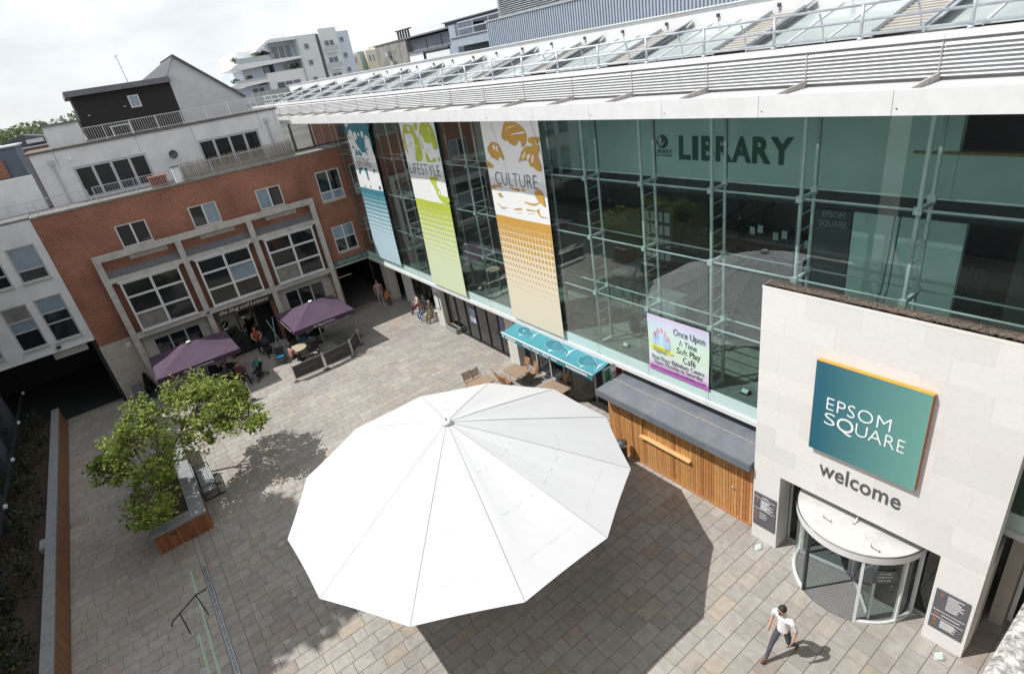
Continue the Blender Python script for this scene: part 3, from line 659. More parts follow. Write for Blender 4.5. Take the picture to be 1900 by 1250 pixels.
for a in (70, 190, 310):
    d = Vector((math.cos(R(a)), math.sin(R(a)), 0)); c0 = Vector((DC[0],DC[1],0)); w = B()
    for r0, r1, z0, z1 in ((.04,1.08,.04,.12),(.04,1.08,DZ-.12,DZ-.04),(.04,.10,.12,DZ-.12),(1.02,1.08,.12,DZ-.12)):
        w.obox(c0+d*((r0+r1)/2)+Vector((0,0,(z0+z1)/2)), d, (-d.y,d.x,0), (0,0,1), (r1-r0)/2, .02, (z1-z0)/2)
    o = w.obj('door_leaf', greyframe, rv)
    B().obox(c0+d*.56+Vector((0,0,DZ/2)), d, (-d.y,d.x,0), (0,0,1), .45, .004, DZ/2-.13).obj('leaf_glass', clear_gl, o)
    B().path([tuple(c0+d*.9+Vector((-d.y,d.x,0))*.04+Vector((0,0,z))) for z in (.8,1.0,1.2)], .012, 5).obj('push_bar', blackmetal, o)
bx = Vector((math.cos(R(316)), math.sin(R(316)), 0)); bc = Vector((DC[0],DC[1],0))+bx*(DR+.012); tg = Vector((-bx.y,bx.x,0))
o = B().obox(bc+Vector((0,0,1.35)), tg, bx, (0,0,1), .20, .006, .16).obj('door_notice', darkgrey, rv)
for j, w in enumerate(('EATING', 'LIFESTYLE', 'CULTURE')):
    wd = (.20,.27,.23)[j]; text('notice_word', w, bc+bx*.008-tg*wd/2+Vector((0,0,1.42-j*.09)), tg*wd, (0,0,.04), mat('grey_print', (.4,.42,.42)), o, .003)

# ------------------------------------------------------------------ signs on the portal
def gradmat(name, c0, c1, ax, a, b, rough=.4):
    m = bpy.data.materials.new(name); m.use_nodes = True; n = m.node_tree; p = n.nodes['Principled BSDF']; p.inputs['Roughness'].default_value = rough
    t = n.nodes.new('ShaderNodeTexCoord'); s = n.nodes.new('ShaderNodeSeparateXYZ'); n.links.new(t.outputs['Object'], s.inputs[0])
    mr = n.nodes.new('ShaderNodeMapRange'); mr.inputs[1].default_value = a*K; mr.inputs[2].default_value = b*K; n.links.new(s.outputs[ax], mr.inputs[0])
    mx = n.nodes.new('ShaderNodeMixRGB'); mx.inputs[1].default_value = (*c0,1); mx.inputs[2].default_value = (*c1,1); n.links.new(mr.outputs[0], mx.inputs[0]); n.links.new(mx.outputs[0], p.inputs['Base Color']); return m
sg = thing('square_sign', 'large square teal sign with white lettering and orange edges on the limestone', 'sign', (7.87,-.95,3.44))
orange = mat('orange_paint', (.80,.30,.03), .5, .1, 6); brown = mat('orange_brown_paint', (.42,.115,.035), .5, .1, 6)
SX0, SX1, SZ0, SZ1 = 6.893, 8.75, 3.37, 5.355
B().box(SX0, SX1, -.955, -.93, SZ0, SZ1).obj('face_panel', gradmat('teal_gradient', (.02,.115,.165), (.135,.33,.285), 0, -.85, .9), sg)
B().box(SX0, SX1+.008, -.926, -.866, SZ1-.03, SZ1+.008).obj('top_edge', orange, sg); B().box(SX0+.01, SX1, -.953, -.930, SZ1+.0005, SZ1+.004).obj('top_edge', orange, sg)
B().box(SX1+.001, SX1+.006, -.953, -.930, SZ0, SZ1).obj('side_edge', brown, sg); B().box(SX1-.02, SX1+.007, -.926, -.866, SZ0, SZ1-.031).obj('side_edge', brown, sg)
B().box(SX0, SX1-.021, -.926, -.866, SZ0+.01, SZ1-.031).obj('back_box', brown, sg)
wl = mat('white_letters', (.82,.84,.84), .5, .02)
text('sign_line', 'EPSOM', (7.15,-.957,4.385), (1.09,0,0), (0,0,.265), wl, sg, .006, offset=-.014, space=1.05)
for ch, a, b, dz, h in (('S',7.17,7.37,0,.28),('Q',7.40,7.70,-.09,.38),('U',7.73,7.93,0,.28),('A',7.95,8.18,0,.28),('R',8.22,8.38,0,.28),('E',8.42,8.53,0,.28)):
    text('sign_letter', ch, (a-.035,-.957,4.055+dz), (b-a,0,0), (0,0,h*.93), wl, sg, .006, offset=-.014 if ch != 'Q' else -.004)
we = thing('welcome_lettering', 'dark grey welcome lettering fixed to the limestone above the door', 'lettering', (7.83,-.86,2.7))
text('word', 'welcome', (7.10,-.851,2.72), (1.47,0,0), (0,0,.37), mat('charcoal_letters', (.085,.088,.095), .5), we, .015, offset=.008, space=1.03)
def plaque(x0, x1, z0, z1, label, rows, bigs):
    t = thing('directory_plaque', label, 'sign', ((x0+x1)/2, -.86, z0), 'directory plaques on the portal')
    B().box(x0, x1, -.874, -.853, z0, z1).obj('plate', mat('slate_grey_plate', (.105,.105,.12), .5, .06), t)
    pr_ = mat('white_print', (.68,.69,.70), .6)
    for z in rows[0]: B().box(x0+.01, x1-.01, -.8755, -.874, z-.006, z+.006).obj('rule', pr_, t)
    for z, a, l in rows[1]: B().box(x0+a, x0+a+l, -.8755, -.874, z-.009, z+.009).obj('text_line', pr_, t)
    for b, x, z, w, h, up in bigs: text('level_mark', b, (x,-.874,z), (w,0,0) if not up else (0,0,h), (0,0,h) if not up else (-w,0,0), mat('orange_print', (.42,.13,.05), .6), t, .003)
rnd = random.Random(9)
plaque(5.745, 6.275, .45, 1.42, 'slate grey floor directory plaque left of the entrance, by the timber kiosk', ([1.30,.97], [(1.35,.20,.16)]+[(1.245-.03*i,.17,rnd.uniform(.14,.32)) for i in range(9)]+[(.86,.15,.17),(.79,.15,.19),(.72,.15,.16)]), [('2',5.79,1.325,.06,.07,0),('1',5.81,1.15,.04,.09,0),('PLAZA',5.84,.60,.075,.30,1)])
for z in (.70,.58): pass
plaque(9.375, 9.895, .40, 1.40, 'slate grey floor directory plaque right of the entrance, beside the round ground light', ([.89,.72], [(1.335-.042*i,.19,rnd.uniform(.16,.30)) for i in range(9)]+[(.81,.16,.28)]+[(.665-.032*i,.17,rnd.uniform(.16,.26)) for i in range(6)]), [('1',9.46,1.25,.03,.09,0),('G',9.42,.77,.075,.085,0),('B',9.42,.60,.06,.08,0),('A',9.42,.48,.065,.07,0)])
for x, lab in ((6.02, 'round ground light left of the entrance near the kiosk'), (9.69, 'round ground light at the foot of the right hand plaque')):
    t = thing('ground_light', lab, 'ground light', (x,-1.07,0), 'uplights set in the paving')
    B().lathe([(.072,-.02),(.115,-.02),(.115,.006),(.105,.012),(.078,.012),(.072,.004)], (x,-1.07,0), 28).obj('bezel', stainless, t, True)
    B().lathe([(0,.009),(.05,.008),(.072,.004)], (x,-1.07,0), 28).obj('lens', mat('frosted_lens', (.45,.55,.50), .25), t, True)

# ------------------------------------------------------------------ timber kiosk
kk = thing('timber_kiosk', 'long timber clad kiosk with a grey flat roof under the glass wall', 'kiosk', (3.2,-.2,0))
KX0, KX1, KY = .84, 5.55, -.62
B().box(KX0+.02, KX1-.02, KY+.05, .45, .06, 1.98).obj('carcass', darktim_m, kk)
rnd = random.Random(8); n = 58; w = (KX1-KX0)/n
def tcol():
    c = rnd.choice([(.52,.265,.09),(.49,.24,.08),(.56,.30,.115),(.46,.205,.07),(.54,.285,.105),(.38,.15,.055)]); f = rnd.uniform(.86,1.12); return tuple(q*f for q in c)
HX0, HX1, HZ0, HZ1 = 2.12, 3.76, 1.02, 1.72
for i in range(n):
    a, b = KX0+i*w+.0065, KX0+(i+1)*w-.0065; c_ = tcol(); m_ = (a+b)/2
    segs = [(.05, HZ0-.02), (HZ1, 1.985)] if HX0 < m_ < HX1 else [(.05, 1.985)]
    for z0, z1 in segs:
        bb = B().box(a, b, KY-rnd.uniform(.0,.004), KY+.05, z0, z1); bb.cols = [c_]*8; bb.obj('slat', tim_m, kk)
    if HX0 < m_ < HX1:
        bb = B().box(a, b, KY+.028, KY+.049, HZ0, HZ1); bb.cols = [tuple(q*1.05 for q in c_)]*8; bb.obj('hatch_slat', tim_m, kk)
for i in range(12):
    a = KY+.05+i*.085; bb = B().box(KX0, KX0+.02, a+.004, a+.08, .05, 1.985); bb.cols = [tcol()]*8; bb.obj('end_slat', tim_m, kk)
def tb(b, name, par=kk, c_=(.62,.40,.18)):
    b.cols = [c_]*len(b.v); return b.obj(name, tim_m, par)
tb(B().box(HX0-.04, HX1+.04, KY-.10, KY+.06, HZ0-.018, HZ0+.014), 'hatch_sill'); tb(B().box(HX0-.03, HX0+.0, KY-.012, KY+.06, HZ0+.014, HZ1), 'hatch_jamb'); tb(B().box(HX1, HX1+.03, KY-.012, KY+.06, HZ0+.014, HZ1), 'hatch_jamb')
tb(B().box(KX0, KX1, KY-.03, KY+.04, .0, .048), 'plinth_board', c_=(.36,.17,.07))
rf = B(); rf.add([(.76,-.97,2.0),(5.66,-.97,2.0),(5.66,.48,2.0),(.76,.48,2.0),(.76,-.97,2.17),(5.66,-.97,2.17),(5.66,.48,2.26),(.76,.48,2.26)], [(0,3,2,1),(4,5,6,7),(0,1,5,4),(1,2,6,5),(2,3,7,6),(3,0,4,7)])
ro = rf.obj('roof', membrane_m, kk)
for i in range(4):
    x0 = .755+i*1.228; B().box(x0+.002, x0+1.224, -.985, -.972, 1.985, 2.178).obj('roof_edge_trim', membrane_m, ro)
B().box(.76, 5.66, -.97, -.92, 2.173, 2.186).obj('edge_roll', membrane_m, ro)
B().bar((.78,-.30,2.225), (5.64,-.30,2.225), .05, .02).obj('membrane_lap', mat('lap_dirt', (.24,.23,.215), .8, .2, 8), ro)
B().box(5.02, 5.05, KY-.03, KY-.004, .90, .98).box(5.02, 5.09, KY-.045, KY-.03, .92, .945).obj('door_latch', stainless, kk)
bin_ = thing('litter_bin', 'dark cylindrical bin half hidden by the parasol beside the kiosk', 'bin', (1.60,-.95,0))
B().lathe([(.14,0),(.15,.02),(.15,.62),(.17,.63),(.17,.68),(.10,.74),(0,.76)], (1.60,-.95,0), 20).obj('body', darkgrey, bin_, True); B().lathe([(.172,.60),(.176,.62),(.176,.66),(.172,.68)], (1.60,-.95,0), 20).obj('band', stainless, bin_, True)

# ------------------------------------------------------------------ hanging banners
def uvquad(b_, name, m, parent, corners):
    base = BASE[parent.name]; me = bpy.data.meshes.new(name); nx, nz_ = 12, 40
    c = [Vector(p) for p in corners]; vs = []; uv = []
    for j in range(nz_+1):
        for i in range(nx+1):
            u, v = i/nx, j/nz_; p = (c[0]*(1-u)+c[1]*u)*(1-v)+(c[3]*(1-u)+c[2]*u)*v
            p = p + Vector((0, .016*math.sin(u*5+v*3)*math.sin(v*math.pi)+.004*math.sin(u*23+v*6), 0)); vs.append(p*K-base); uv.append((u, v))
    fs = [(j*(nx+1)+i, j*(nx+1)+i+1, (j+1)*(nx+1)+i+1, (j+1)*(nx+1)+i) for j in range(nz_) for i in range(nx)]
    me.from_pydata(vs, [], fs); l = me.uv_layers.new(name='UVMap')
    for lp in me.loops: l.data[lp.index].uv = uv[lp.vertex_index]
    me.materials.append(m); me.polygons.foreach_set('use_smooth', [True]*len(fs)); return link(name, me, parent)
def bannermat(name, col, pale, nx, split):
    m = bpy.data.materials.new(name); m.use_nodes = True; n = m.node_tree; p = n.nodes['Principled BSDF']; p.inputs['Roughness'].default_value = .55
    uv = n.nodes.new('ShaderNodeUVMap'); s = n.nodes.new('ShaderNodeSeparateXYZ'); n.links.new(uv.outputs[0], s.inputs[0])
    def mth(op, a, b=None, c=None):
        q = n.nodes.new('ShaderNodeMath'); q.operation = op
        for i, w in enumerate((a, b, c)):
            if w is None: continue
            if isinstance(w, (int, float)): q.inputs[i].default_value = w
            else: n.links.new(w, q.inputs[i])
        return q.outputs[0]
    u, v = s.outputs[0], s.outputs[1]; d = mth('SUBTRACT', split-.045, v)         # depth below the solid bar
    row = mth('MULTIPLY', d, 33); fr = mth('FRACT', row); rid = mth('FLOOR', row)
    half = mth('SUBTRACT', .46, mth('MULTIPLY', rid, .037)); half = mth('MAXIMUM', half, 0)
    cu = mth('ABSOLUTE', mth('SUBTRACT', mth('FRACT', mth('MULTIPLY', u, nx)), .5)); cv = mth('ABSOLUTE', mth('SUBTRACT', fr, .5))
    sq = mth('MULTIPLY', mth('LESS_THAN', cu, half), mth('LESS_THAN', cv, half)); sq = mth('MULTIPLY', sq, mth('GREATER_THAN', d, 0))
    bar = mth('MULTIPLY', mth('GREATER_THAN', v, split-.045), mth('LESS_THAN', v, split)); ink = mth('MAXIMUM', sq, bar)
    up = mth('GREATER_THAN', v, split)
    m1 = n.nodes.new('ShaderNodeMixRGB'); m1.inputs[1].default_value = (*pale,1); m1.inputs[2].default_value = (.74,.75,.755,1); n.links.new(up, m1.inputs[0])
    m2 = n.nodes.new('ShaderNodeMixRGB'); n.links.new(ink, m2.inputs[0]); n.links.new(m1.outputs[0], m2.inputs[1]); m2.inputs[2].default_value = (*col,1)
    n.links.new(m2.outputs[0], p.inputs['Base Color']); return m
def blob(t, name, pts, y, m):
    """smooth closed print shape from (x,z) control points"""
    n = len(pts); out = []
    for i in range(n):
        p0, p1, p2, p3 = (Vector((*pts[(i+j-1) % n], 0)) for j in range(4))
        for s in range(6):
            u = s/6; q = .5*((2*p1)+(-p0+p2)*u+(2*p0-5*p1+4*p2-p3)*u*u+(-p0+3*p1-3*p2+p3)*u**3); out.append((q.x, y, q.y))
    b = B(); b.prism(out, (0,-.003,0)); bm_ = b.obj(name, m, t); return bm_
# outlines of the printed pictures (x, z on the banner plane)
TR = {'culture':([[(-2.97,9.39),(-3.15,9.15),(-3.22,9.0),(-3.15,8.91),(-2.93,8.87),(-2.88,8.82),(-2.71,8.76),(-2.61,8.75),(-2.47,8.85),(-2.39,8.92),(-2.32,8.86),(-2.29,8.73),(-2.17,8.76),(-2.06,8.89),(-2.02,9.08),(-2.09,9.2),(-2.23,9.3),(-2.35,9.36),(-2.55,9.41),(-2.77,9.41)],[(-4.08,8.61),(-3.97,8.72),(-3.79,8.83),(-3.6,8.82),(-3.41,8.72),(-3.32,8.55),(-3.25,8.38),(-3.31,8.31),(-3.41,8.38),(-3.5,8.41),(-3.61,8.28),(-3.76,8.34),(-3.9,8.36),(-4.0,8.46)],[(-2.54,8.29),(-2.44,8.45),(-2.32,8.61),(-2.17,8.7),(-2.03,8.75),(-1.83,8.74),(-1.81,8.82),(-1.96,8.86),(-1.99,8.92),(-1.85,8.99),(-1.69,9.0),(-1.45,8.99),(-1.45,8.91),(-1.56,8.87),(-1.52,8.68),(-1.63,8.53),(-1.59,8.36),(-1.54,8.19),(-1.58,8.08),(-1.76,8.1),(-1.87,8.17),(-2.03,8.21),(-2.08,8.34),(-2.25,8.35),(-2.38,8.35)],[(-4.24,8.24),(-4.12,8.22),(-3.91,8.09),(-4.22,8.05)],[(-4.19,7.47),(-3.8,7.52),(-3.62,7.47),(-3.65,7.43),(-3.81,7.47),(-4.12,7.39),(-4.18,7.36)],[(-3.23,7.49),(-2.95,7.49),(-2.45,7.49),(-2.46,7.44),(-2.74,7.41),(-3.01,7.43)],[(-1.93,7.49),(-1.66,7.51),(-1.58,7.18),(-1.61,7.07),(-1.91,7.23),(-2.0,7.38)],[(-2.86,7.1),(-2.54,7.12),(-2.19,7.1),(-1.93,7.13),(-1.74,7.22),(-1.98,7.07),(-2.29,7.04),(-2.64,7.09)],[(-3.19,6.81),(-2.78,6.89),(-2.13,6.89),(-2.16,6.86),(-2.98,6.81)],[(-4.04,6.96),(-3.8,6.82),(-3.47,6.85),(-3.83,6.79)],[(-3.91,7.23),(-3.72,7.28),(-3.8,7.19),(-3.6,7.19),(-3.83,7.15)],[(-2.02,6.89),(-1.88,6.96),(-1.9,6.88),(-1.8,6.75),(-1.51,6.75),(-1.84,6.72),(-1.95,6.81)],[(-3.03,6.71),(-2.13,6.79),(-2.63,6.73)]],[[(-2.78,9.03),(-2.59,9.09),(-2.32,9.12),(-2.13,9.14),(-2.05,9.11),(-2.25,9.08),(-2.55,9.06)],[(-2.98,9.2),(-2.71,9.28),(-2.45,9.3),(-2.72,9.25)],[(-3.77,8.72),(-3.67,8.75),(-3.66,8.59),(-3.75,8.64)],[(-3.58,8.73),(-3.52,8.69),(-3.53,8.54),(-3.59,8.59)],[(-2.3,8.48),(-2.15,8.59),(-2.22,8.46),(-2.35,8.38)],[(-2.09,8.49),(-1.95,8.54),(-2.03,8.39),(-2.12,8.36)],[(-1.89,8.47),(-1.8,8.5),(-1.86,8.32),(-1.93,8.29)],[(-1.66,8.94),(-1.6,8.85),(-1.52,8.78),(-1.61,8.82)]]),'lifestyle':([[(-9.5,9.33),(-9.27,9.35),(-8.85,9.3),(-8.78,9.15),(-8.61,8.91),(-8.53,8.89),(-8.47,8.42),(-8.6,8.09),(-9.09,8.05),(-8.99,8.38),(-8.91,8.88),(-9.03,9.01),(-9.25,9.05),(-9.64,9.01),(-9.69,8.79),(-9.68,8.52),(-9.63,8.3),(-9.8,8.46),(-9.84,8.73),(-9.66,9.14)],[(-8.7,9.36),(-8.44,9.38),(-8.52,9.15),(-8.65,9.17)],[(-8.17,9.35),(-8.02,9.42),(-7.6,9.41),(-7.39,9.27),(-7.28,9.05),(-7.23,8.68),(-7.32,8.53),(-7.54,8.52),(-7.64,8.72),(-8.07,8.74),(-8.23,9.05),(-8.38,8.89),(-8.28,8.53),(-8.36,8.53),(-8.4,8.92),(-8.32,9.15)],[(-8.2,8.4),(-8.04,8.2),(-7.92,8.08),(-7.59,8.21),(-7.63,8.07),(-8.24,8.06)],[(-7.36,8.25),(-7.24,8.23),(-7.38,8.08)],[(-8.25,7.48),(-7.63,7.5),(-7.86,7.35),(-7.89,7.16),(-7.72,7.04),(-7.69,6.85),(-7.18,6.79),(-7.2,6.6),(-7.64,6.56),(-7.95,6.74),(-8.08,7.09),(-8.32,7.32)],[(-8.66,6.96),(-8.39,6.91),(-8.61,6.93)],[(-9.32,8.68),(-9.12,8.69),(-9.22,8.64)],[(-9.6,8.6),(-9.43,8.59),(-9.53,8.56)],[(-8.13,8.43),(-7.97,8.47),(-7.83,8.47),(-7.98,8.45)]],[[(-9.26,9.25),(-9.07,9.27),(-9.09,9.12),(-9.24,9.17)],[(-7.66,9.27),(-7.57,9.23),(-7.49,9.05),(-7.58,9.15)],[(-8.88,8.59),(-8.78,8.62),(-8.83,8.51)],[(-7.8,6.98),(-7.71,6.98),(-7.8,6.84),(-7.85,6.89)]]),'eating':([[(-15.48,9.41),(-12.88,9.4),(-12.91,9.12),(-12.91,8.53),(-12.99,8.12),(-13.02,8.22),(-13.04,8.73),(-13.15,8.85),(-13.38,8.95),(-13.54,8.87),(-13.67,8.66),(-13.74,8.35),(-13.68,8.06),(-13.89,8.19),(-14.24,8.17),(-14.39,8.31),(-14.64,8.54),(-14.77,8.85),(-14.8,9.06),(-14.97,9.17),(-15.23,9.11),(-15.38,8.95),(-15.58,9.03),(-15.49,9.3)],[(-14.84,8.31),(-14.77,8.06),(-15.07,8.05)],[(-14.58,8.28),(-14.29,8.05),(-14.67,8.05)],[(-14.48,7.46),(-14.07,7.47),(-14.11,7.2),(-14.14,6.89),(-14.39,6.99),(-14.41,7.26)],[(-15.1,7.44),(-14.62,7.47),(-14.94,7.31),(-15.25,7.17)],[(-13.48,7.45),(-13.28,7.46),(-13.52,7.29)],[(-15.01,6.58),(-14.89,6.66),(-14.87,6.57)],[(-14.37,6.6),(-14.23,6.71),(-14.2,6.58)],[(-13.34,6.73),(-13.16,6.72),(-13.24,6.58),(-13.4,6.59)],[(-15.21,8.45),(-15.01,8.37),(-15.08,8.33),(-15.22,8.34)],[(-13.63,8.38),(-13.46,8.34),(-13.55,8.3),(-13.64,8.33)],[(-15.3,8.87),(-15.19,8.77),(-15.31,8.75)],[(-13.46,8.82),(-13.28,8.8),(-13.39,8.78)]],[[(-14.65,9.02),(-14.45,9.05),(-14.36,8.88),(-14.53,8.7),(-14.69,8.78)],[(-14.18,9.01),(-14.04,9.0),(-14.08,8.86),(-14.19,8.89)],[(-13.75,9.08),(-13.59,9.07),(-13.63,8.87),(-13.77,8.82),(-13.83,8.94)],[(-15.42,9.39),(-15.02,9.39),(-15.28,9.24)]])}
for nm, lab, word, c4, col, pale, wbox in (
    ('eating', 'teal and pale blue EATING banner hanging at the far end of the glass wall', 'EATING', [(-15.9,-.1,2.95),(-13.1,-.1,2.95),(-12.95,-.1,9.64),(-15.45,-.1,9.64)], (.04,.20,.24), (.45,.60,.67), (-15.1,-13.6)),
    ('lifestyle', 'lime green LIFESTYLE banner hanging in the middle of the glass wall', 'LIFESTYLE', [(-10.15,-.1,2.76),(-7.35,-.1,2.76),(-7.15,-.1,9.64),(-9.85,-.1,9.64)], (.42,.50,.06), (.60,.67,.45), (-9.78,-7.4)),
    ('culture', 'ochre and cream CULTURE banner hanging nearest the LIBRARY lettering', 'CULTURE', [(-4.28,-.1,2.76),(-1.49,-.1,2.76),(-1.44,-.1,9.64),(-4.26,-.1,9.64)], (.52,.30,.065), (.67,.61,.48), (-3.9,-1.8))):
    t = thing('hanging_banner', lab, 'banner', ((c4[0][0]+c4[1][0])/2, -.1, c4[0][2]), 'long banners on the glass wall')
    split = (6.52-c4[0][2])/(9.64-c4[0][2])
    uvquad(None, 'printed_fabric', bannermat(nm+'_print', col, pale, 17, split), t, c4)
    text('banner_word', word, (wbox[0],-.118,7.54), (wbox[1]-wbox[0],0,0), (0,0,.40), mat('black_print', (.03,.03,.035), .6), t, .003, offset=-.022)
    ink = mat(nm+'_ink', col, .6, .1, 4); wp = mat('banner_white', (.74,.75,.755), .6, .03)
    for p_ in TR[nm][0]: blob(t, 'print_shape', p_, -.113, ink)
    for p_ in TR[nm][1]: blob(t, 'print_highlight', p_, -.1165, wp)
    B().tube((c4[3][0]-.02,-.1,9.645), (c4[2][0]+.02,-.1,9.645), .02, 8).obj('top_rod', steel_m, t, True)
# soft play banner
sb = thing('soft_play_banner', 'pastel cafe banner with a little castle picture fixed low on the glass', 'banner', (2.97,-.05,2.97))
def softmat():
    m = bpy.data.materials.new('pastel_rainbow_print'); m.use_nodes = True; n = m.node_tree; p = n.nodes['Principled BSDF']; p.inputs['Roughness'].default_value = .4
    uv = n.nodes.new('ShaderNodeUVMap'); s = n.nodes.new('ShaderNodeSeparateXYZ'); n.links.new(uv.outputs[0], s.inputs[0])
    r = n.nodes.new('ShaderNodeValToRGB'); e = r.color_ramp.elements; e[0].position = 0; e[0].color = (.42,.10,.42,1); e[1].position = 1; e[1].color = (.58,.50,.66,1)
    for po, c_ in ((.05,(.46,.14,.46,1)),(.15,(.60,.56,.68,1)),(.30,(.62,.70,.66,1)),(.48,(.54,.70,.52,1)),(.64,(.56,.72,.62,1)),(.84,(.54,.63,.74,1))): q = e.new(po); q.color = c_
    n.links.new(s.outputs[1], r.inputs[0]); n.links.new(r.outputs[0], p.inputs['Base Color']); return m
uvquad(None, 'printed_sheet', softmat(), sb, [(2.02,-.05,2.97),(3.92,-.05,2.97),(3.92,-.05,4.62),(2.02,-.05,4.62)])
ndk = mat('slate_print', (.07,.085,.10), .6); grk = mat('dark_print', (.03,.045,.05), .6)
for body, x, z, w, h, m_, of in (('Once Upon',2.88,4.17,.93,.25,ndk,0),('A Time',3.04,3.97,.54,.17,ndk,0),('Soft Play',2.98,3.69,.70,.23,grk,.010),('Café',3.16,3.50,.38,.19,grk,.010),('First Floor Ebbisham Centre',2.14,3.33,1.66,.13,grk,0),('Open Monday to Saturday',2.20,3.165,1.55,.145,grk,0),('www.onceuponatimesoftplay.co.uk',2.10,3.045,1.74,.10,mat('purple_print', (.08,.02,.09), .6),.003)):
    text('banner_line', body, (x,-.066,z), (w,0,0), (0,0,h), m_, sb, .003, offset=of)
cz = [('castle_body', [(2.30,3.74),(2.66,3.74),(2.68,3.95),(2.58,3.97),(2.57,4.18),(2.40,4.18),(2.39,3.97),(2.28,3.95)], (.45,.65,.75))]
for nm, ps, c_ in cz: B().prism([(x,-.064,z) for x,z in ps], (0,-.003,0)).obj(nm, mat('pale_blue_print', c_, .6, .15, 9), sb)
for x, z0, z1 in ((2.25,3.74,4.02),(2.36,3.74,4.12),(2.60,3.74,4.10),(2.71,3.74,3.99)):
    B().box(x-.045, x+.045, -.069, -.0645, z0, z1).obj('tower', mat('lilac_blue_print', (.40,.52,.72), .6, .15, 9), sb)
for x, z in ((2.25,4.02),(2.36,4.12),(2.485,4.18),(2.60,4.10),(2.71,3.99)): B().prism([(x-.05,-.064,z),(x+.05,-.064,z),(x,-.064,z+.16)], (0,-.0035,0)).obj('turret', mat('pink_print', (.65,.30,.42), .6), sb)
blob(sb, 'yellow_scroll', [(2.12,3.70),(2.3,3.76),(2.6,3.73),(2.84,3.66),(2.80,3.60),(2.55,3.62),(2.3,3.63),(2.16,3.63)], -.0665, mat('yellow_print', (.62,.62,.05), .6))
text('scroll_line', 'Once upon a time', (2.22,-.0705,3.64), (.50,0,0), (0,0,.07), ndk, sb, .002); [text('scroll_line', w_, (x_,-.066,3.535), (.155,0,0), (0,0,.08), mat('blue_print', (.05,.12,.3), .6), sb, .002) for w_, x_ in (('Soft',2.28),('Play',2.465))]
# ------------------------------------------------------------------ restaurant awning, flag sign
turq = mat('turquoise_canvas', (.045,.235,.29), .7, .08, 3); turqd = mat('turquoise_valance', (.035,.19,.24), .7, .08, 3)
aw = thing('shop_awning', 'turquoise awning printed with pale fish over the restaurant windows', 'awning', (-1.9,-.3,2.3))
AX0, AX1 = -4.22, .42; AY0, AY1 = .10, -.74; AZ0, AZ1 = 2.56, 2.40
def awp(u, v, d=0): return (AX0+(AX1-AX0)*u - .10*v*(0.5-u)*0, AY0+(AY1-AY0)*v, AZ0+(AZ1-AZ0)*v-.03*math.sin(v*math.pi)+d)
q = B()
for i in range(24):
    for j in range(6): q.add([awp(i/24,j/6), awp((i+1)/24,j/6), awp((i+1)/24,(j+1)/6), awp(i/24,(j+1)/6)], [(0,1,2,3)])
q.obj('canvas', turq, aw, True)
va = B(); n = 60
for i in range(n):
    a, b = i/n, (i+1)/n
    za = AZ1-.16-.012*math.sin(a*40); zb = AZ1-.16-.012*math.sin(b*40)
    va.add([(AX0+(AX1-AX0)*a,AY1-.012,AZ1), (AX0+(AX1-AX0)*b,AY1-.012,AZ1), (AX0+(AX1-AX0)*b,AY1-.016,zb), (AX0+(AX1-AX0)*a,AY1-.016,za)], [(0,1,2,3)])
va.obj('valance', turqd, aw); B().tube((AX0,AY1,AZ1+.01), (AX1,AY1,AZ1+.01), .026, 8).obj('front_bar', whitemetal, aw, True)
text('valance_words', 'PASTA · PIZZA · MEAT · FISH', (-2.95,AY1-.020,AZ1-.125), (1.75,0,0), (0,0,.085), wl, aw, .003, offset=.012)
for x, w in ((-4.15,.14),(-3.95,.62),(-.75,1.0)):
    for i in range(int(w/.06)): B().box(x+i*.06, x+i*.06+.042, AY1-.022, AY1-.0185, AZ1-.115, AZ1-.05).obj('small_print', wl, aw)
pf = mat('pale_fish_print', (.34,.50,.53), .7); dfm = mat('deep_teal_print', (.022,.16,.205), .7)
def fish(u0, u1, v0, v1, kind):
    pts = [(0,.5),(.12,.2),(.35,.08),(.62,.28),(.80,.42),(1,.12),(.94,.5),(1,.9),(.80,.58),(.60,.78),(.35,.92),(.12,.8)]
    def P(u, v, d): return awp(u0+(u1-u0)*u, v0+(v1-v0)*v, d)
    b = B(); b.poly([P(u,v,.008) for u,v in pts]); b.obj('fish_body', dfm, aw)
    o = B(); nn = len(pts)
    for i in range(nn): o.bar(P(*pts[i],.014), P(*pts[(i+1) % nn],.014), .013, .005)
    for i in range(5): o.bar(P(.30+.08*i,.30,.014), P(.34+.08*i,.70,.014), .006, .005)
    o.obj('fish_outline', pf, aw)
    f_ = B(); f_.poly([P(.34,.92,.012),P(.50,.84,.012),P(.42,1.12,.012)]); f_.poly([P(.84,.45,.012),P(1,.14,.012),P(.95,.5,.012),P(1,.88,.012)]); f_.poly([P(.22,.45,.013),P(.34,.40,.013),P(.36,.58,.013),P(.25,.6,.013)]); f_.obj('fish_fins', pf, aw)
fish(.08,.30,.12,.70,0); fish(.42,.70,.12,.80,1); fish(.78,.985,.15,.85,2)
for u in (.02,.5,.98): B().path([awp(u,0,-.05), (awp(u,.5)[0], -.3, 2.36), awp(u,1,-.03)], .014, 6).obj('folding_arm', whitemetal, aw)
fs = thing('flag_sign', 'green white and red box sign beside the awning', 'sign', (.66,-.2,2.1))
B().box(.60, .70, -.52, .18, 2.10, 2.56).obj('box', darkgrey, fs)
for a, b, c_ in ((-.515,-.285,(.02,.17,.06)),(-.285,-.055,(.68,.68,.64)),(-.055,.175,(.38,.02,.025))): B().box(.70, .706, a, b, 2.115, 2.545).obj('flag_stripe', mat('flag_'+str(c_[0]), c_, .4), fs)
text('sign_word', 'il Grande', (.7065,-.44,2.26), (0,.54,0), (0,0,.17), blackmetal, fs, .003, shear=.25, offset=.006)
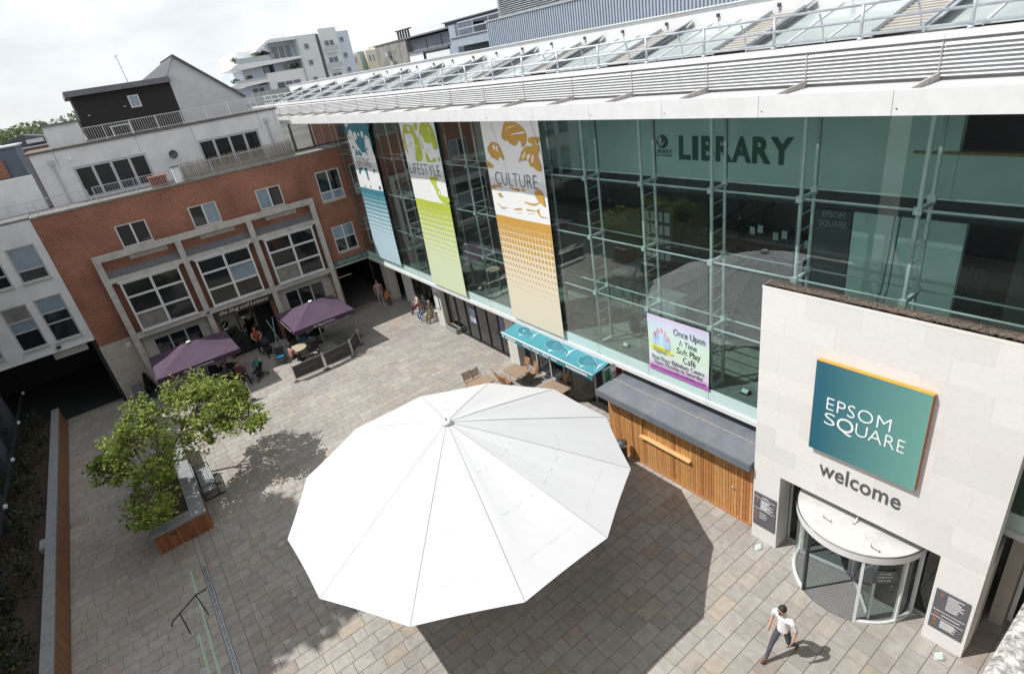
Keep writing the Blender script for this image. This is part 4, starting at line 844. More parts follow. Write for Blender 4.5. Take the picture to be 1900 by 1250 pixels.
# ------------------------------------------------------------------ wooden cafe furniture
def folding_chair(label):
    t = thing('folding_chair', label, 'chair', (0,0,0), 'slatted wooden folding chairs outside the restaurant', local=True)
    for i in range(6): B(1).box(-.20+.0, .20, -.20+i*.072, -.20+i*.072+.058, .44, .458).obj('seat_slat', teak_m, t)
    for i in range(6): B(1).obox((0, .235+i*.018, .56+i*.062), (1,0,0), (0,1,-.28), (0,.28,1), .20, .008, .024).obj('back_slat', teak_m, t)
    for s in (-1, 1):
        B(1).path([(s*.205,-.24,0), (s*.205,.03,.44), (s*.205,.34,.92)], .011, 6).obj('front_leg', blackmetal, t)
        B(1).path([(s*.185,.30,0), (s*.185,-.02,.30), (s*.185,-.20,.44)], .011, 6).obj('rear_leg', blackmetal, t)
    B(1).tube((-.205,-.17,.12), (.205,-.17,.12), .008, 6).obj('stretcher', blackmetal, t); B(1).tube((-.185,.24,.07), (.185,.24,.07), .008, 6).obj('stretcher', blackmetal, t)
    return t
def wood_table(label, w, d):
    t = thing('wooden_table', label, 'table', (0,0,0), 'slatted wooden tables outside the restaurant', local=True)
    n = 9
    for i in range(n): B(1).box(-w/2, w/2, -d/2+i*d/n+.004, -d/2+(i+1)*d/n-.004, .71, .735).obj('top_slat', teakgrey_m, t)
    B(1).box(-w/2+.04, w/2-.04, -d/2+.03, -d/2+.05, .66, .709).box(-w/2+.04, w/2-.04, d/2-.05, d/2-.03, .66, .709).obj('apron', teakgrey_m, t)
    for sx in (-1, 1):
        for sy in (-1, 1): B(1).tube((sx*(w/2-.10), sy*(d/2-.06), 0), (sx*(w/2-.10), -sy*(d/2-.10), .66), .013, 6).obj('leg', blackmetal, t)
    return t
T0 = wood_table('slatted wooden table in the open between the pier and the awning', 1.14, .78); T0.location = Vector((-4.33,-.32,0))*K
dup(T0, (-4.72,-1.68,0), R(92), 'slatted wooden table mostly hidden behind the tip of the white parasol')
dup(T0, (-2.25,-.18,0), R(4), 'slatted wooden table in front of the restaurant windows')
C0 = folding_chair('wooden folding chair against the pier, left of the pair behind the open table'); C0.location = Vector((-4.55,.18,0))*K; C0.rotation_euler = (0,0,R(8))
for x, y, a, lab in ((-4.05,.16,-6,'wooden folding chair, right of the pair behind the open table'), (-4.72,-.78,172,'wooden folding chair tucked in front of the open table, left one'), (-4.28,-.86,196,'wooden folding chair tucked in front of the open table, right one'),
                     (-5.35,-1.80,84,'wooden folding chair just above the parasol edge, left one'), (-5.30,-1.42,94,'wooden folding chair just above the parasol edge, right one'), (-2.52,.34,3,'wooden folding chair by the restaurant windows, left of the pair'), (-1.95,.30,-8,'wooden folding chair by the restaurant windows, right of the pair')):
    dup(C0, (x,y,0), R(a), lab)
# ------------------------------------------------------------------ big white parasol
ps = thing('giant_parasol', 'huge white twelve sided parasol filling the middle of the square', 'parasol', (PAR[0],PAR[1],0))
PR, PZ, PA = 3.88, 2.80, 4.24
def prad(a, s):
    """canopy point on radius angle a (deg), fraction s from the top; sags between ribs and towards the rim"""
    k = (a-15)/30; fr = k-math.floor(k); e = 1-abs(2*fr-1)
    r = PR*s*math.cos(R(15))/math.cos(R(30*(fr-.5)))*(1-.005*math.sin(math.pi*fr)*s**3); z = PA + (PZ-PA)*s**1.06 - .07*e*s*(1-s)*2.2 + .0*e*s**4
    return (PAR[0]+r*math.cos(R(a)), PAR[1]+r*math.sin(R(a)), z)
for g_ in range(12):
    b = B(); a0 = 15+30*g_; na, ns = 10, 16
    for i in range(na+1):
        for j in range(ns+1):
            x, y, z = prad(a0+.02+(29.96)*i/na, .03+.97*j/ns)
            wv = .006*math.sin(i*2.2+g_)*math.sin(j/ns*math.pi); b.v.append((x, y, z+wv))
    b.f = [(i*(ns+1)+j, i*(ns+1)+j+1, (i+1)*(ns+1)+j+1, (i+1)*(ns+1)+j) for i in range(na) for j in range(ns)]; b.m = [0]*len(b.f)
    o = b.obj('canopy_gore', canvas_m, ps, True)
    for st in (.36, .62, .86):
        s_ = B(); p = [prad(a0+4+i*2.2, st) for i in range(11)]
        for u, v in zip(p[:-1], p[1:]): s_.bar((u[0],u[1],u[2]+.0005), (v[0],v[1],v[2]+.0005), .006, .002)
        s_.obj('cloth_seam', mat('seam_cloth', (.475,.48,.485), .8), o)
for g_ in range(12):
    a = 15+30*g_; b = B(); p = [prad(a, .03+.97*j/12) for j in range(13)]
    for u, v in zip(p[:-1], p[1:]): b.bar((u[0],u[1],u[2]+.002), (v[0],v[1],v[2]+.002), .016, .006)
    b.obj('rib_seam', mat('rib_stitching', (.36,.36,.37), .8), ps)
    q = B(); q.bar((*prad(a,.06)[:2], prad(a,.06)[2]-.05), (*prad(a,.99)[:2], prad(a,.99)[2]-.035), .03, .05); q.obj('rib', whitemetal, ps)
    m_ = prad(a, .5); B().tube((PAR[0]+.08*math.cos(R(a)), PAR[1]+.08*math.sin(R(a)), 2.75), (m_[0],m_[1],m_[2]-.07), .018, 6).obj('strut', whitemetal, ps)
B().lathe([(.07,0),(.07,4.16)], (PAR[0],PAR[1],0), 16).obj('mast', whitemetal, ps, True)
B().lathe([(0,.03),(.07,.03),(.11,.0),(.115,-.05),(.10,-.06)], (PAR[0],PAR[1],4.27), 20).obj('crown_cap', whitemetal, ps, True); B().lathe([(0,.09),(.018,.08),(.018,.03)], (PAR[0],PAR[1],4.27), 8).obj('finial', darkgrey, ps)
B().box(PAR[0]-.5, PAR[0]+.5, PAR[1]-.5, PAR[1]+.5, .004, .06).obj('base_plate', galv_m, ps)
# ------------------------------------------------------------------ low wall with coping, handrail, planter, bench
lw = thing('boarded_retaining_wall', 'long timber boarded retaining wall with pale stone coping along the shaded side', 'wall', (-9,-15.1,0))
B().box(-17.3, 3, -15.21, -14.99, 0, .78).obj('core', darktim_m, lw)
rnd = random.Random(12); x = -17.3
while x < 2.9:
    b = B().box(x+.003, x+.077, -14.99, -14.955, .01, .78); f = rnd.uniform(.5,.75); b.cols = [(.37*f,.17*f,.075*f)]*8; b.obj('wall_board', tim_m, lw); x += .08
cop_m = mat('grey_coping_stone', (.24,.25,.26), .75, .1, 5, .1, 40, dirt=.35, dirtcol=(.2,.2,.19))
x = -17.3
while x < 2.9:
    B().bev(x+.004, min(x+.9,3)-.004, -15.20, -14.935, .78, .86, .012).obj('coping_stone', cop_m, lw); x += .9
B().box(-7.5, -7.0, -15.33, -15.19, .70, .852).obj('coping_return', cop_m, lw)
hr = thing('handrail', 'bent dark steel handrail at the shallow step', 'handrail', (-1.9,-12.3,0))
B().path([(-2.02,-11.80,.70), (-1.91,-11.82,.75), (-1.91,-12.03,.75), (-1.46,-12.62,.75), (-1.40,-12.66,.68)], .018, 8).obj('top_rail', blackmetal, hr, True)
B().tube((-1.89,-12.01,0), (-1.89,-12.03,.75), .015, 8).obj('post', blackmetal, hr); B().tube((-1.60,-12.47,0), (-1.60,-12.44,.75), .015, 8).obj('post', blackmetal, hr)
for p in ((-1.89,-12.01),(-1.60,-12.47)): B().lathe([(0,.012),(.04,.012),(.045,0)], (*p,0), 12).obj('foot_plate', stainless, hr)
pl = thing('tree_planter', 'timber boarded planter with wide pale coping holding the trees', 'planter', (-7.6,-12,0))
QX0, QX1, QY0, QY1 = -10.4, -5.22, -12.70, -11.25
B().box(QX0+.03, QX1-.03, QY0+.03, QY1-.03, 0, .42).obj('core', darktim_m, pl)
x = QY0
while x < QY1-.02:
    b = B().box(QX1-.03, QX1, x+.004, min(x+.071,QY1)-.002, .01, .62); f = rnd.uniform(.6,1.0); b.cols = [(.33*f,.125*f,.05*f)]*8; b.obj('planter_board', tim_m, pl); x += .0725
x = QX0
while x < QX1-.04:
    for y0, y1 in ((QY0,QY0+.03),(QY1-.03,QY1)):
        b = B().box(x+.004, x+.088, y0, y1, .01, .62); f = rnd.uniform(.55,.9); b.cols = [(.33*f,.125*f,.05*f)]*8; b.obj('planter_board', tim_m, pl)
    x += .092
cx = [QX0-.02, -9.1, -7.8, -6.5, QX1+.02]
for a, b_ in zip(cx[:-1], cx[1:]):
    for y0, y1 in ((QY0-.02, QY0+.36), (QY1-.40, QY1+.02)): B().bev(a+.004, b_-.004, y0, y1, .62, .70, .01).obj('coping_slab', cop_m, pl)
B().bev(QX1-.42, QX1+.016, QY0+.364, QY1-.404, .62, .699, .01).obj('coping_slab', cop_m, pl); B().bev(QX0-.016, QX0+.4, QY0+.364, QY1-.404, .62, .699, .01).obj('coping_slab', cop_m, pl)
B().box(QX0+.4, QX1-.42, QY0+.36, QY1-.40, .42, .60).obj('soil', soil_m, pl)
B().box(QX1-.001, QX1+.008, -12.30, -12.10, .44, .50).obj('vent_slot', blackmetal, pl)
bc = thing('steel_bench', 'slatted dark steel bench beside the planter under the leaves', 'bench', (-7.5,-10.9,0))
for i in range(7): B().box(-8.15, -6.65, -11.16+i*.062, -11.16+i*.062+.045, .36, .378).obj('seat_slat', galv_m, bc)
for i in range(4): B().box(-8.15, -6.65, -11.215+i*.0, -11.195, .45+i*.075, .50+i*.075).obj('back_slat', galv_m, bc)
for x in (-8.05, -7.4, -6.75):
    B().box(x-.02, x+.02, -11.18, -10.72, .335, .36).box(x-.02, x+.02, -11.195, -11.165, .0, .75).box(x-.02, x+.02, -10.78, -10.74, 0, .335).box(x-.02, x+.02, -11.2, -10.6, 0, .03).obj('leg_frame', blackmetal, bc)
for x in (-8.12, -6.68): B().path([(x,-11.18,.56), (x,-10.76,.56), (x,-10.74,.36)], .016, 6).obj('armrest', blackmetal, bc)
# ------------------------------------------------------------------ pub parasols, barriers
def pub_parasol(label, cx, cy, hx, hy, logo_off):
    t = thing('pub_parasol', label, 'parasol', (cx,cy,0), 'purple parasols outside the pub'); zr, za = 1.84, 2.40
    cs = [(cx-hx,cy-hy),(cx+hx,cy-hy),(cx+hx,cy+hy),(cx-hx,cy+hy)]
    for i in range(4):
        a, b = cs[i], cs[(i+1) % 4]; q = B(); n = 8
        for u in range(n+1):
            for v in range(n+1):
                ex = a[0]+(b[0]-a[0])*u/n, a[1]+(b[1]-a[1])*u/n; f = v/n; sag = .05*math.sin(math.pi*u/n)*math.sin(math.pi*min(1,f))
                q.v.append((cx+(ex[0]-cx)*f*(1-.02*math.sin(math.pi*u/n)*f), cy+(ex[1]-cy)*f*(1-.02*math.sin(math.pi*u/n)*f), za+(zr-za)*f-sag))
        q.f = [(i_*(n+1)+j, i_*(n+1)+j+1, (i_+1)*(n+1)+j+1, (i_+1)*(n+1)+j) for i_ in range(n) for j in range(n)]; q.m = [0]*64
        q.obj('canopy_panel', purple_m, t, True)
        va = B(); m_ = 14
        for j in range(m_):
            p = [(a[0]+(b[0]-a[0])*w/m_, a[1]+(b[1]-a[1])*w/m_) for w in (j, j+1)]
            w0, w1 = (.012*math.sin(j*1.3), .012*math.sin((j+1)*1.3))
            nx, ny = ((b[1]-a[1]), -(b[0]-a[0])); l = math.hypot(nx,ny); nx, ny = nx/l, ny/l
            va.add([(p[0][0],p[0][1],zr), (p[1][0],p[1][1],zr), (p[1][0]+nx*w1,p[1][1]+ny*w1,zr-.19), (p[0][0]+nx*w0,p[0][1]+ny*w0,zr-.19)], [(0,1,2,3)])
        va.obj('valance', mat('deep_purple_canvas', (.05,.022,.056), .85, .1, 3), t, True)
        dx, dy = (b[0]-a[0], b[1]-a[1]); L_ = math.hypot(dx, dy); nx, ny = dy/L_*.022, -dx/L_*.022
        if i in (0, 1): 
            f0 = .30 if i == 1 else .10; f1 = .66 if i == 1 else .85
            text('valance_lettering', 'the Slug and Lettuce', (a[0]+dx*f0+nx, a[1]+dy*f0+ny, zr-.15), (dx*(f1-f0),dy*(f1-f0),0), (0,0,.10), wl, t, .003, shear=.35, offset=.005)
        B().tube((cx,cy,za-.07), (*a,zr-.03), .015, 5).obj('rib', stainless, t)
    B().lathe([(0,.02),(.07,.02),(.10,0),(.10,-.02)], (cx,cy,za+.015), 16).obj('vent_cap', whitemetal, t, True)
    B().lathe([(.032,0),(.032,za-.05)], (cx,cy,0), 12).obj('pole', stainless, t, True)
    B().box(cx-.42, cx+.42, cy-.42, cy+.42, .003, .07).obj('base_slab', conc_m, t)
pub_parasol('purple pub parasol nearer the dark archway, behind the leafy tree', -15.0, -9.55, 1.42, 1.62, 0)
pub_parasol('purple pub parasol beside the RESTAURANTS passage with barriers below', -14.5, -4.33, 1.46, 1.42, 0)
ban = mat('dark_barrier_fabric', (.055,.045,.05), .8, .2, 5)
def barrier(p, q, label):
    t = thing('cafe_barrier', label, 'barrier', ((p[0]+q[0])/2, (p[1]+q[1])/2, 0), 'fabric barriers round the pub tables'); p3 = Vector((*p,0)); q3 = Vector((*q,0)); d = (q3-p3).normalized(); n = Vector((d.y,-d.x,0))
    for c_ in (p3, q3):
        B().tube(c_, c_+Vector((0,0,.82)), .017, 8).obj('post', stainless, t); B().lathe([(0,.03),(.10,.025),(.13,.012),(.13,0)], tuple(c_), 16).obj('foot', darkgrey, t); B().lathe([(0,.03),(.024,.02),(.024,0)], tuple(c_+Vector((0,0,.82))), 8).obj('knob', stainless, t)
    for z in (.10, .76): B().tube(p3+Vector((0,0,z)), q3+Vector((0,0,z)), .012, 6).obj('rail', stainless, t)
    w = (q3-p3).length
    B().obox((p3+q3)/2+Vector((0,0,.44)), d, n, (0,0,1), w/2-.03, .006, .29).obj('fabric', ban, t)
    s = n if n.x > 0 else -n; e = d if Vector((0,0,1)).cross(s).dot(d) > 0 else -d; c_ = (p3+q3)/2+s*.008+Vector((0,0,.42))-e*w*.28
    text('fabric_lettering', 'the Slug and Lettuce', c_, e*w*.56, (0,0,.085), mat('faded_grey_print', (.22,.21,.21), .8), t, .003, shear=.35)
barrier((-12.19,-6.5), (-12.16,-5.16), 'dark fabric barrier nearest the pushchair, its shadow on sunlit paving')
barrier((-12.16,-5.10), (-12.33,-3.80), 'dark fabric barrier in the middle in front of the parasol pole')
barrier((-12.36,-3.74), (-13.15,-3.06), 'dark fabric barrier turning back at the corner of the pub seating')
barrier((-13.2,-3.02), (-14.06,-2.72), 'dark fabric barrier closest to the RESTAURANTS passage')
barrier((-12.15,-10.55), (-12.29,-8.34), 'dark fabric barrier behind the leafy tree under the left parasol')
# pub tables and chairs
def round_table(label, x, y, topm):
    t = thing('round_table', label, 'table', (x,y,0), 'round tables outside the pub')
    B().lathe([(0,.60),(.41,.60),(.42,.59),(.42,.575),(.40,.57)], (x,y,0), 28).obj('table_top', topm, t); B().lathe([(.03,.02),(.03,.57)], (x,y,0), 10).obj('stem', blackmetal, t); B().lathe([(0,.03),(.2,.02),(.22,0)], (x,y,0), 16).obj('base', blackmetal, t)
round_table('round pale wooden table in front of the conical shrub', -14.25, -5.62, mat('pale_table_top', (.42,.36,.26), .5, .1, 5))
round_table('round dark table under the right purple parasol', -15.2, -4.4, darktim_m); round_table('round dark table under the left purple parasol, toward the doors', -15.3, -8.6, darktim_m); round_table('round dark table under the left purple parasol, toward the archway', -15.0, -10.6, darktim_m)
blue_m = mat('blue_cushion', (.02,.17,.36), .8, .1)
def arm_chair(label):
    t = thing('cane_armchair', label, 'chair', (0,0,0), 'dark cane chairs outside the pub', local=True); cane = mat('dark_cane', (.03,.026,.024), .6, .3, 60)
    B(1).box(-.25,.25,-.25,.25,.40,.44).obj('seat', cane, t); B(1).box(-.22,.22,-.22,.20,.44,.49).obj('cushion', blue_m, t)
    b = B(1); b.obox((0,.27,.66), (1,0,0), (0,1,-.2), (0,.2,1), .25, .015, .23); b.obj('backrest', cane, t)
    for sx in (-1,1):
        for y in (-.23,.23): B(1).tube((sx*.23,y,0), (sx*.23,y,.42), .016, 6).obj('leg', cane, t)
        B(1).path([(sx*.25,.26,.64),(sx*.26,-.2,.64),(sx*.25,-.23,.42)], .016, 6).obj('armrest', cane, t)
    return t
A0 = arm_chair('dark chair with blue cushion standing alone left of the pale round table'); A0.location = Vector((-14.65,-6.38,0))*K; A0.rotation_euler = (0,0,R(70))
for x, y, a, lab in ((-14.15,-4.98,-80,'dark chair with blue cushion right of the pale round table'), (-15.75,-4.1,-120,'dark chair in deep shade under the right parasol, nearest the passage'), (-15.6,-5.0,60,'dark chair in deep shade under the right parasol, nearest the shrub'), (-14.7,-8.2,-120,'dark chair under the left parasol, nearest the pushchair'), (-15.6,-9.2,60,'dark chair under the left parasol, by the pub windows'), (-14.6,-10.1,-70,'dark chair under the left parasol, closest to the tree')): dup(A0, (x,y,0), R(a), lab)
sh = thing('cone_shrub', 'tall clipped conical shrub in a pot beside the pub door', 'shrub', (-16.35,-5.35,0))
sh2 = thing('cone_shrub', 'dark clipped shrub in a box at the corner of the pub by the archway', 'shrub', (-16.6,-11.6,0))
# ------------------------------------------------------------------ foliage
def leafmat(name, trans=.35):
    m = bpy.data.materials.new(name); m.use_nodes = True; n = m.node_tree; n.nodes.clear()
    o = n.nodes.new('ShaderNodeOutputMaterial'); a = n.nodes.new('ShaderNodeAttribute'); a.attribute_name = 'Col'
    p = n.nodes.new('ShaderNodeBsdfPrincipled'); p.inputs['Roughness'].default_value = .5; t = n.nodes.new('ShaderNodeBsdfTranslucent')
    x = n.nodes.new('ShaderNodeMixShader'); x.inputs[0].default_value = trans
    n.links.new(a.outputs['Color'], p.inputs['Base Color']); n.links.new(a.outputs['Color'], t.inputs[0]); n.links.new(p.outputs[0], x.inputs[1]); n.links.new(t.outputs[0], x.inputs[2]); n.links.new(x.outputs[0], o.inputs[0]); return m
leaf_m = leafmat('leaves')
def leaves(b, c, rad, n, size, rnd, cols, flat=.6, droop=0):
    """n leaf faces round centre c (metres or units of b)"""
    for _ in range(n):
        while True:
            d = Vector((rnd.uniform(-1,1), rnd.uniform(-1,1), rnd.uniform(-1,1)))
            if .05 < d.length < 1: break
        p = Vector(c) + Vector((d.x*rad[0], d.y*rad[1], d.z*rad[2]))
        nrm = Vector((rnd.gauss(0,flat), rnd.gauss(0,flat), 1)).normalized(); t = nrm.orthogonal().normalized(); t.rotate(Matrix.Rotation(rnd.uniform(0,6.28), 3, nrm)); w = nrm.cross(t)
        s = size*rnd.uniform(.42, 1.38); k0 = len(b.v)
        fold = nrm*s*.18
        b.add([p-t*s, p-t*s*.1+w*s*.62+fold, p+t*s*.95-nrm*droop*s, p-t*s*.1-w*s*.62+fold], [(0,1,2),(0,2,3)])
        cc = rnd.choice(cols); f = rnd.uniform(.75, 1.25); b.cols += [tuple(q*f for q in cc)]*4
TREECOL = [(.225,.285,.042),(.27,.33,.05),(.175,.235,.036),(.33,.375,.07),(.12,.175,.03)]
def tree(label, base, limbs, seed, nclump, leafn, size, crown_pts, rough=.42):
    """base (units); limbs: list of polylines; crown clumps sit round limb ends and between them"""
    rnd = random.Random(seed); t = thing('maple_tree', label, 'tree', base, 'trees in the planter'); tk = B()
    tips = []
    for pl_, r0 in limbs:
        n = len(pl_)
        for i in range(n-1):
            ra = r0*(1-.75*i/(n-1)); rb_ = r0*(1-.75*(i+1)/(n-1)); tk.tube(pl_[i], pl_[i+1], ra, 8, rb_)
        tips.append(Vector(pl_[-1]))
    cl = []
    for (c, rad, w) in crown_pts:
        for _ in range(int(nclump*w)):
            while True:
                d = Vector((rnd.uniform(-1,1), rnd.uniform(-1,1), rnd.uniform(-1,1)))
                if .55 < d.length < 1.0: break
            cl.append(Vector(c)+Vector((d.x*rad[0], d.y*rad[1], d.z*rad[2]))); 
    br = B()
    for q in cl:
        e = min(tips, key=lambda v: (v-q).length); m_ = (e+q)/2+Vector((rnd.uniform(-.1,.1), rnd.uniform(-.1,.1), rnd.uniform(-.05,.1)))
        br.tube(e, m_, .014, 4, .009, cap=False); br.tube(m_, q, .009, 4, .004, cap=False)
    tr_ = tk.obj('trunk', bark_m, t, True); tag(br.obj('twigs', bark_m, tr_), kind='stuff')
    b = B(); b.cols = []
    for q in cl:
        r = rnd.uniform(.14, rough); leaves(b, q, (r, r, r*.75), int(leafn*rnd.uniform(.6,1.3)), size, rnd, TREECOL, .55, .3)
    b.obj('crown', leaf_m, t); return t
tree('leafy young maple leaning over the front of the planter', (-6.5,-12.0,.6),
     [([(-6.5,-12.0,.55),(-6.52,-12.02,1.2),(-6.4,-12.1,1.9),(-6.3,-12.15,2.7),(-6.35,-12.1,3.2)], .07), ([(-6.45,-12.05,1.4),(-6.9,-12.7,2.0),(-7.2,-13.3,2.3)], .035), ([(-6.42,-12.08,1.6),(-5.8,-12.2,1.9),(-5.1,-12.3,1.9)], .035), ([(-6.4,-12.1,1.8),(-6.9,-11.6,2.5),(-7.4,-11.4,3.0)], .035)],
     31, 122, 52, .064, [((-6.5,-12.1,2.55),(1.4,.95,.9),.6), ((-5.0,-12.35,1.75),(.85,.5,.6),.2), ((-7.3,-13.05,2.2),(.65,.6,.40),.15), ((-7.8,-11.7,3.05),(.9,.6,.5),.2)])
tree('leafy young maple at the back of the planter spreading over the bench', (-8.9,-11.75,.6),
     [([(-8.9,-11.75,.55),(-8.8,-11.5,1.2),(-8.5,-10.9,1.9),(-8.2,-10.3,2.5),(-8.0,-10.0,3.0)], .07), ([(-8.6,-11.1,1.7),(-7.6,-10.3,2.1),(-6.9,-9.6,2.3)], .04), ([(-8.4,-10.7,2.0),(-8.7,-9.6,2.4),(-8.6,-8.9,2.6)], .035), ([(-8.55,-11.0,1.8),(-9.3,-10.7,2.6),(-9.6,-10.5,3.0)], .035)],
     47, 116, 52, .064, [((-8.0,-9.95,2.5),(1.3,1.15,.7),.62), ((-6.9,-9.3,2.2),(.9,.75,.5),.3), ((-7.3,-10.6,1.9),(.8,.6,.5),.15), ((-9.2,-10.3,2.8),(.7,.8,.45),.18)])
GC = [(.020,.034,.014),(.028,.045,.018),(.016,.028,.012)]
for t, c, h, r in ((sh, (-16.35,-5.35), 1.35, .26), (sh2, (-16.6,-11.6), .95, .30)):
    rnd = random.Random(int(h*100)); b = B(); b.cols = []
    for j in range(26):
        f = j/26; leaves(b, (c[0],c[1],.30+f*h), (r*(1-f*.85),r*(1-f*.85),.07), int(190*(1-f*.75)), .03, rnd, GC, 1.2)
    b.obj('foliage', leaf_m, t); B().lathe([(.18,0),(.22,.32),(.20,.32),(.19,.28),(0,.28)], (*c,0), 14).obj('pot', darkgrey, t)
# ------------------------------------------------------------------ pub building (red brick, concrete frame)
XB = -17.43
pub = thing('brick_pub_building', 'red brick pub building with a pale concrete frame and set back penthouse', 'building', (-19.5,-6.3,0))
UW = [(-10.2,-9.03), (-7.35,-6.17), (-4.43,-3.26)]
GW = [(-10.75,-8.75), (-4.75,-2.75)]
holes = [(a, b, 6.36, 7.31) for a, b in UW] + [(-1.51,-.29,5.95,7.40), (-1.51,-.34,3.30,4.66)] + [(a, b, .75, 2.28) for a, b in GW] + [(-8.0,-5.5,0,2.35), (-1.88,0,0,2.60)]
bw = B(); bw.wall('x', XB, -.12, -12.64, 0, 0, 8.28, holes)
bw.obj('brick_wall', brick_m, pub)
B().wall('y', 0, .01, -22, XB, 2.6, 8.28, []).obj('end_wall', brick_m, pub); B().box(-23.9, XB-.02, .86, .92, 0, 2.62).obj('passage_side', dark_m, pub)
B().box(-19.4, XB+.03, -12.66, .02, 8.282, 8.36).obj('terrace_coping', mat('weathered_coping', (.20,.19,.175), .85, .2, 5, dirt=.5, dirtcol=(.08,.075,.07)), pub)
WR = random.Random(5); curtain_m = mat('pane_with_curtain', (.20,.195,.18), .12, .2, 3, spec=.6)
def win(par, X, y0, y1, z0, z1, cols, rows, fm, fw=.05, pm=None, face=1, d=.05, name='window'):
    """window on plane x=X facing +x: one frame mesh, one child per pane; cols/rows are fractions"""
    cs = [0]+list(cols)+[1]; rs = [0]+list(rows)+[1]; f = B(); g_ = .0015
    f.box(X-d, X, y0+g_, y0+fw, z0+g_, z1-g_); f.box(X-d, X, y1-fw, y1-g_, z0+g_, z1-g_); f.box(X-d, X, y0+fw, y1-fw, z0+g_, z0+fw); f.box(X-d, X, y0+fw, y1-fw, z1-fw, z1-g_)
    for c_ in cols: yy = y0+(y1-y0)*c_; f.box(X-d+.002, X-.002, yy-fw*.6, yy+fw*.6, z0+fw, z1-fw)
    for r_ in rows: zz = z0+(z1-z0)*r_; f.box(X-d+.004, X-.004, y0+fw, y1-fw, zz-fw*.5, zz+fw*.5)
    o = f.obj(name, fm, par)
    for i, (a, b) in enumerate(zip(cs[:-1], cs[1:])):
        for j, (p, q) in enumerate(zip(rs[:-1], rs[1:])):
            m_ = (pm(i, j) if callable(pm) else pm) or (pane_m if WR.random() < .84 else WR.choice([blind_m, curtain_m]))
            B().box(X-d*.7, X-d*.5, y0+(y1-y0)*a+fw*.5, y0+(y1-y0)*b-fw*.5, z0+(z1-z0)*p+fw*.4, z0+(z1-z0)*q-fw*.4).obj('pane', m_, o)
    return o
rnd = random.Random(15); curtain_m = mat('pane_with_curtain', (.20,.195,.18), .12, .2, 3, spec=.6)
for k2, (a, b) in enumerate(UW):
    o = win(pub, XB-.03, a, b, 6.36, 7.31, [.5], [], whiteframe, .06, (lambda i, j: blind_m if i == 0 else pane_m) if k2 == 2 else None)
    B().box(XB-.12, XB+.06, a-.03, b+.03, 6.30, 6.357).obj('sill', conc_m, o)
o = win(pub, XB-.03, -1.51, -.29, 5.95, 7.40, [.5], [.30], whiteframe, .06); B().box(XB-.12, XB+.05, -1.54, -.26, 5.88, 5.947).obj('sill', conc_m, o)
o = win(pub, XB-.03, -1.51, -.34, 3.30, 4.66, [.5], [.52], whiteframe, .06, lambda i, j: blind_m if j == 1 else pane_m); B().box(XB-.12, XB+.05, -1.54, -.31, 3.24, 3.297).obj('sill', conc_m, o)
for a, b in UW: B().box(XB+.002, XB+.02, a+.05, b+.35, 5.86, 6.02).obj('air_grille', conc_m, pub)
# concrete frame standing off the brick
cf = thing('concrete_frame', 'pale precast concrete frame of columns and beams on the pub front', 'frame', (-17.1,-6.8,0)); FX0, FX1 = -17.22, -17.0
for y in (-11.30, -8.26, -5.22, -2.20): B().box(FX0, FX1, y-.12, y+.12, 0, 6.12).obj('column', conc_m, cf)
for z0, z1, nm in ((6.122,6.37,'top_beam'),):
    B().box(FX0-.003, FX1+.003, -11.42, -2.08, z0, z1).obj(nm, conc_m, cf)
for y0, y1 in ((-11.18,-8.38),(-8.14,-5.34),(-5.10,-2.32)):
    B().box(FX0+.01, FX1-.012, y0, y1, 5.17, 5.36).obj('middle_beam', conc_m, cf); B().box(FX0+.01, FX1-.012, y0, y1, 2.60, 2.83).obj('lower_beam', conc_m, cf)
    B().add([(XB+.003,y0,5.62),(XB+.003,y1,5.62),(FX0+.005,y1,5.40),(FX0+.005,y0,5.40),(XB+.003,y0,5.36),(XB+.003,y1,5.36),(FX0+.005,y1,5.36),(FX0+.005,y0,5.36)], [(0,1,2,3),(3,2,6,7),(0,3,7,4),(1,5,6,2)]).obj('lead_flashing', lead_m, cf)
for y0, y1 in ((-10.93,-8.62),(-7.93,-5.59),(-4.88,-2.52)):
    k3 = int(y0); pmf = (lambda i, j: blind_m if (i == 1 and j == 1) else pane_m) if k3 == -7 else None
    o = win(pub, FX1+.01, y0, y1, 2.86, 5.12, [.5], [.36,.70], whiteframe, .085, pmf, d=.10, name='bay_window')
    B().box(XB+.003, FX0+.12, y0+.02, y1-.02, 2.88, 5.06).obj('bay_box', whiteframe, o); B().box(FX0+.0, FX1+.06, y0-.05, y1+.05, 5.122, 5.165).obj('bay_head', whiteframe, o); B().box(FX1-.08, FX1+.05, y0-.03, y1+.03, 2.832, 2.857).obj('bay_sill', whiteframe, o)
# ground floor: stone walling, windows, black entrance
for y0, y1 in ((-11.18,-8.38),(-5.10,-2.32)):
    gw = [g_ for g_ in GW if y0 < g_[0] < y1][0]
    B().wall('x', XB+.06, -.10, y0, y1, 0, 2.6, [(gw[0], gw[1], .75, 2.28)]).obj('stone_facing', stone_m, pub)
    win(pub, XB+.02, gw[0], gw[1], .75, 2.28, [1/3,2/3], [], greyframe, .06, lambda i, j: pane_m, name='pub_window')
for j in range(4):
    for a, b in (((-12.66,-11.95),(-11.95,-11.42)) if j % 2 else ((-12.66,-11.70),(-11.70,-11.42))): B().box(XB+.002, XB+.035, a+.004, b-.004, .01+j*.675, .675+j*.675).obj('base_stone', stone_m, pub)
o = tag(B().box(XB+.036, XB+.046, -11.75, -11.55, 2.30, 2.52).obj('wall_notice', mat('paper', (.6,.64,.63))), 'small white notice on the stone corner of the pub', 'notice')
ent = thing('pub_entrance', 'black pub entrance doors under the sign', 'door', (-17.5,-6.75,0))
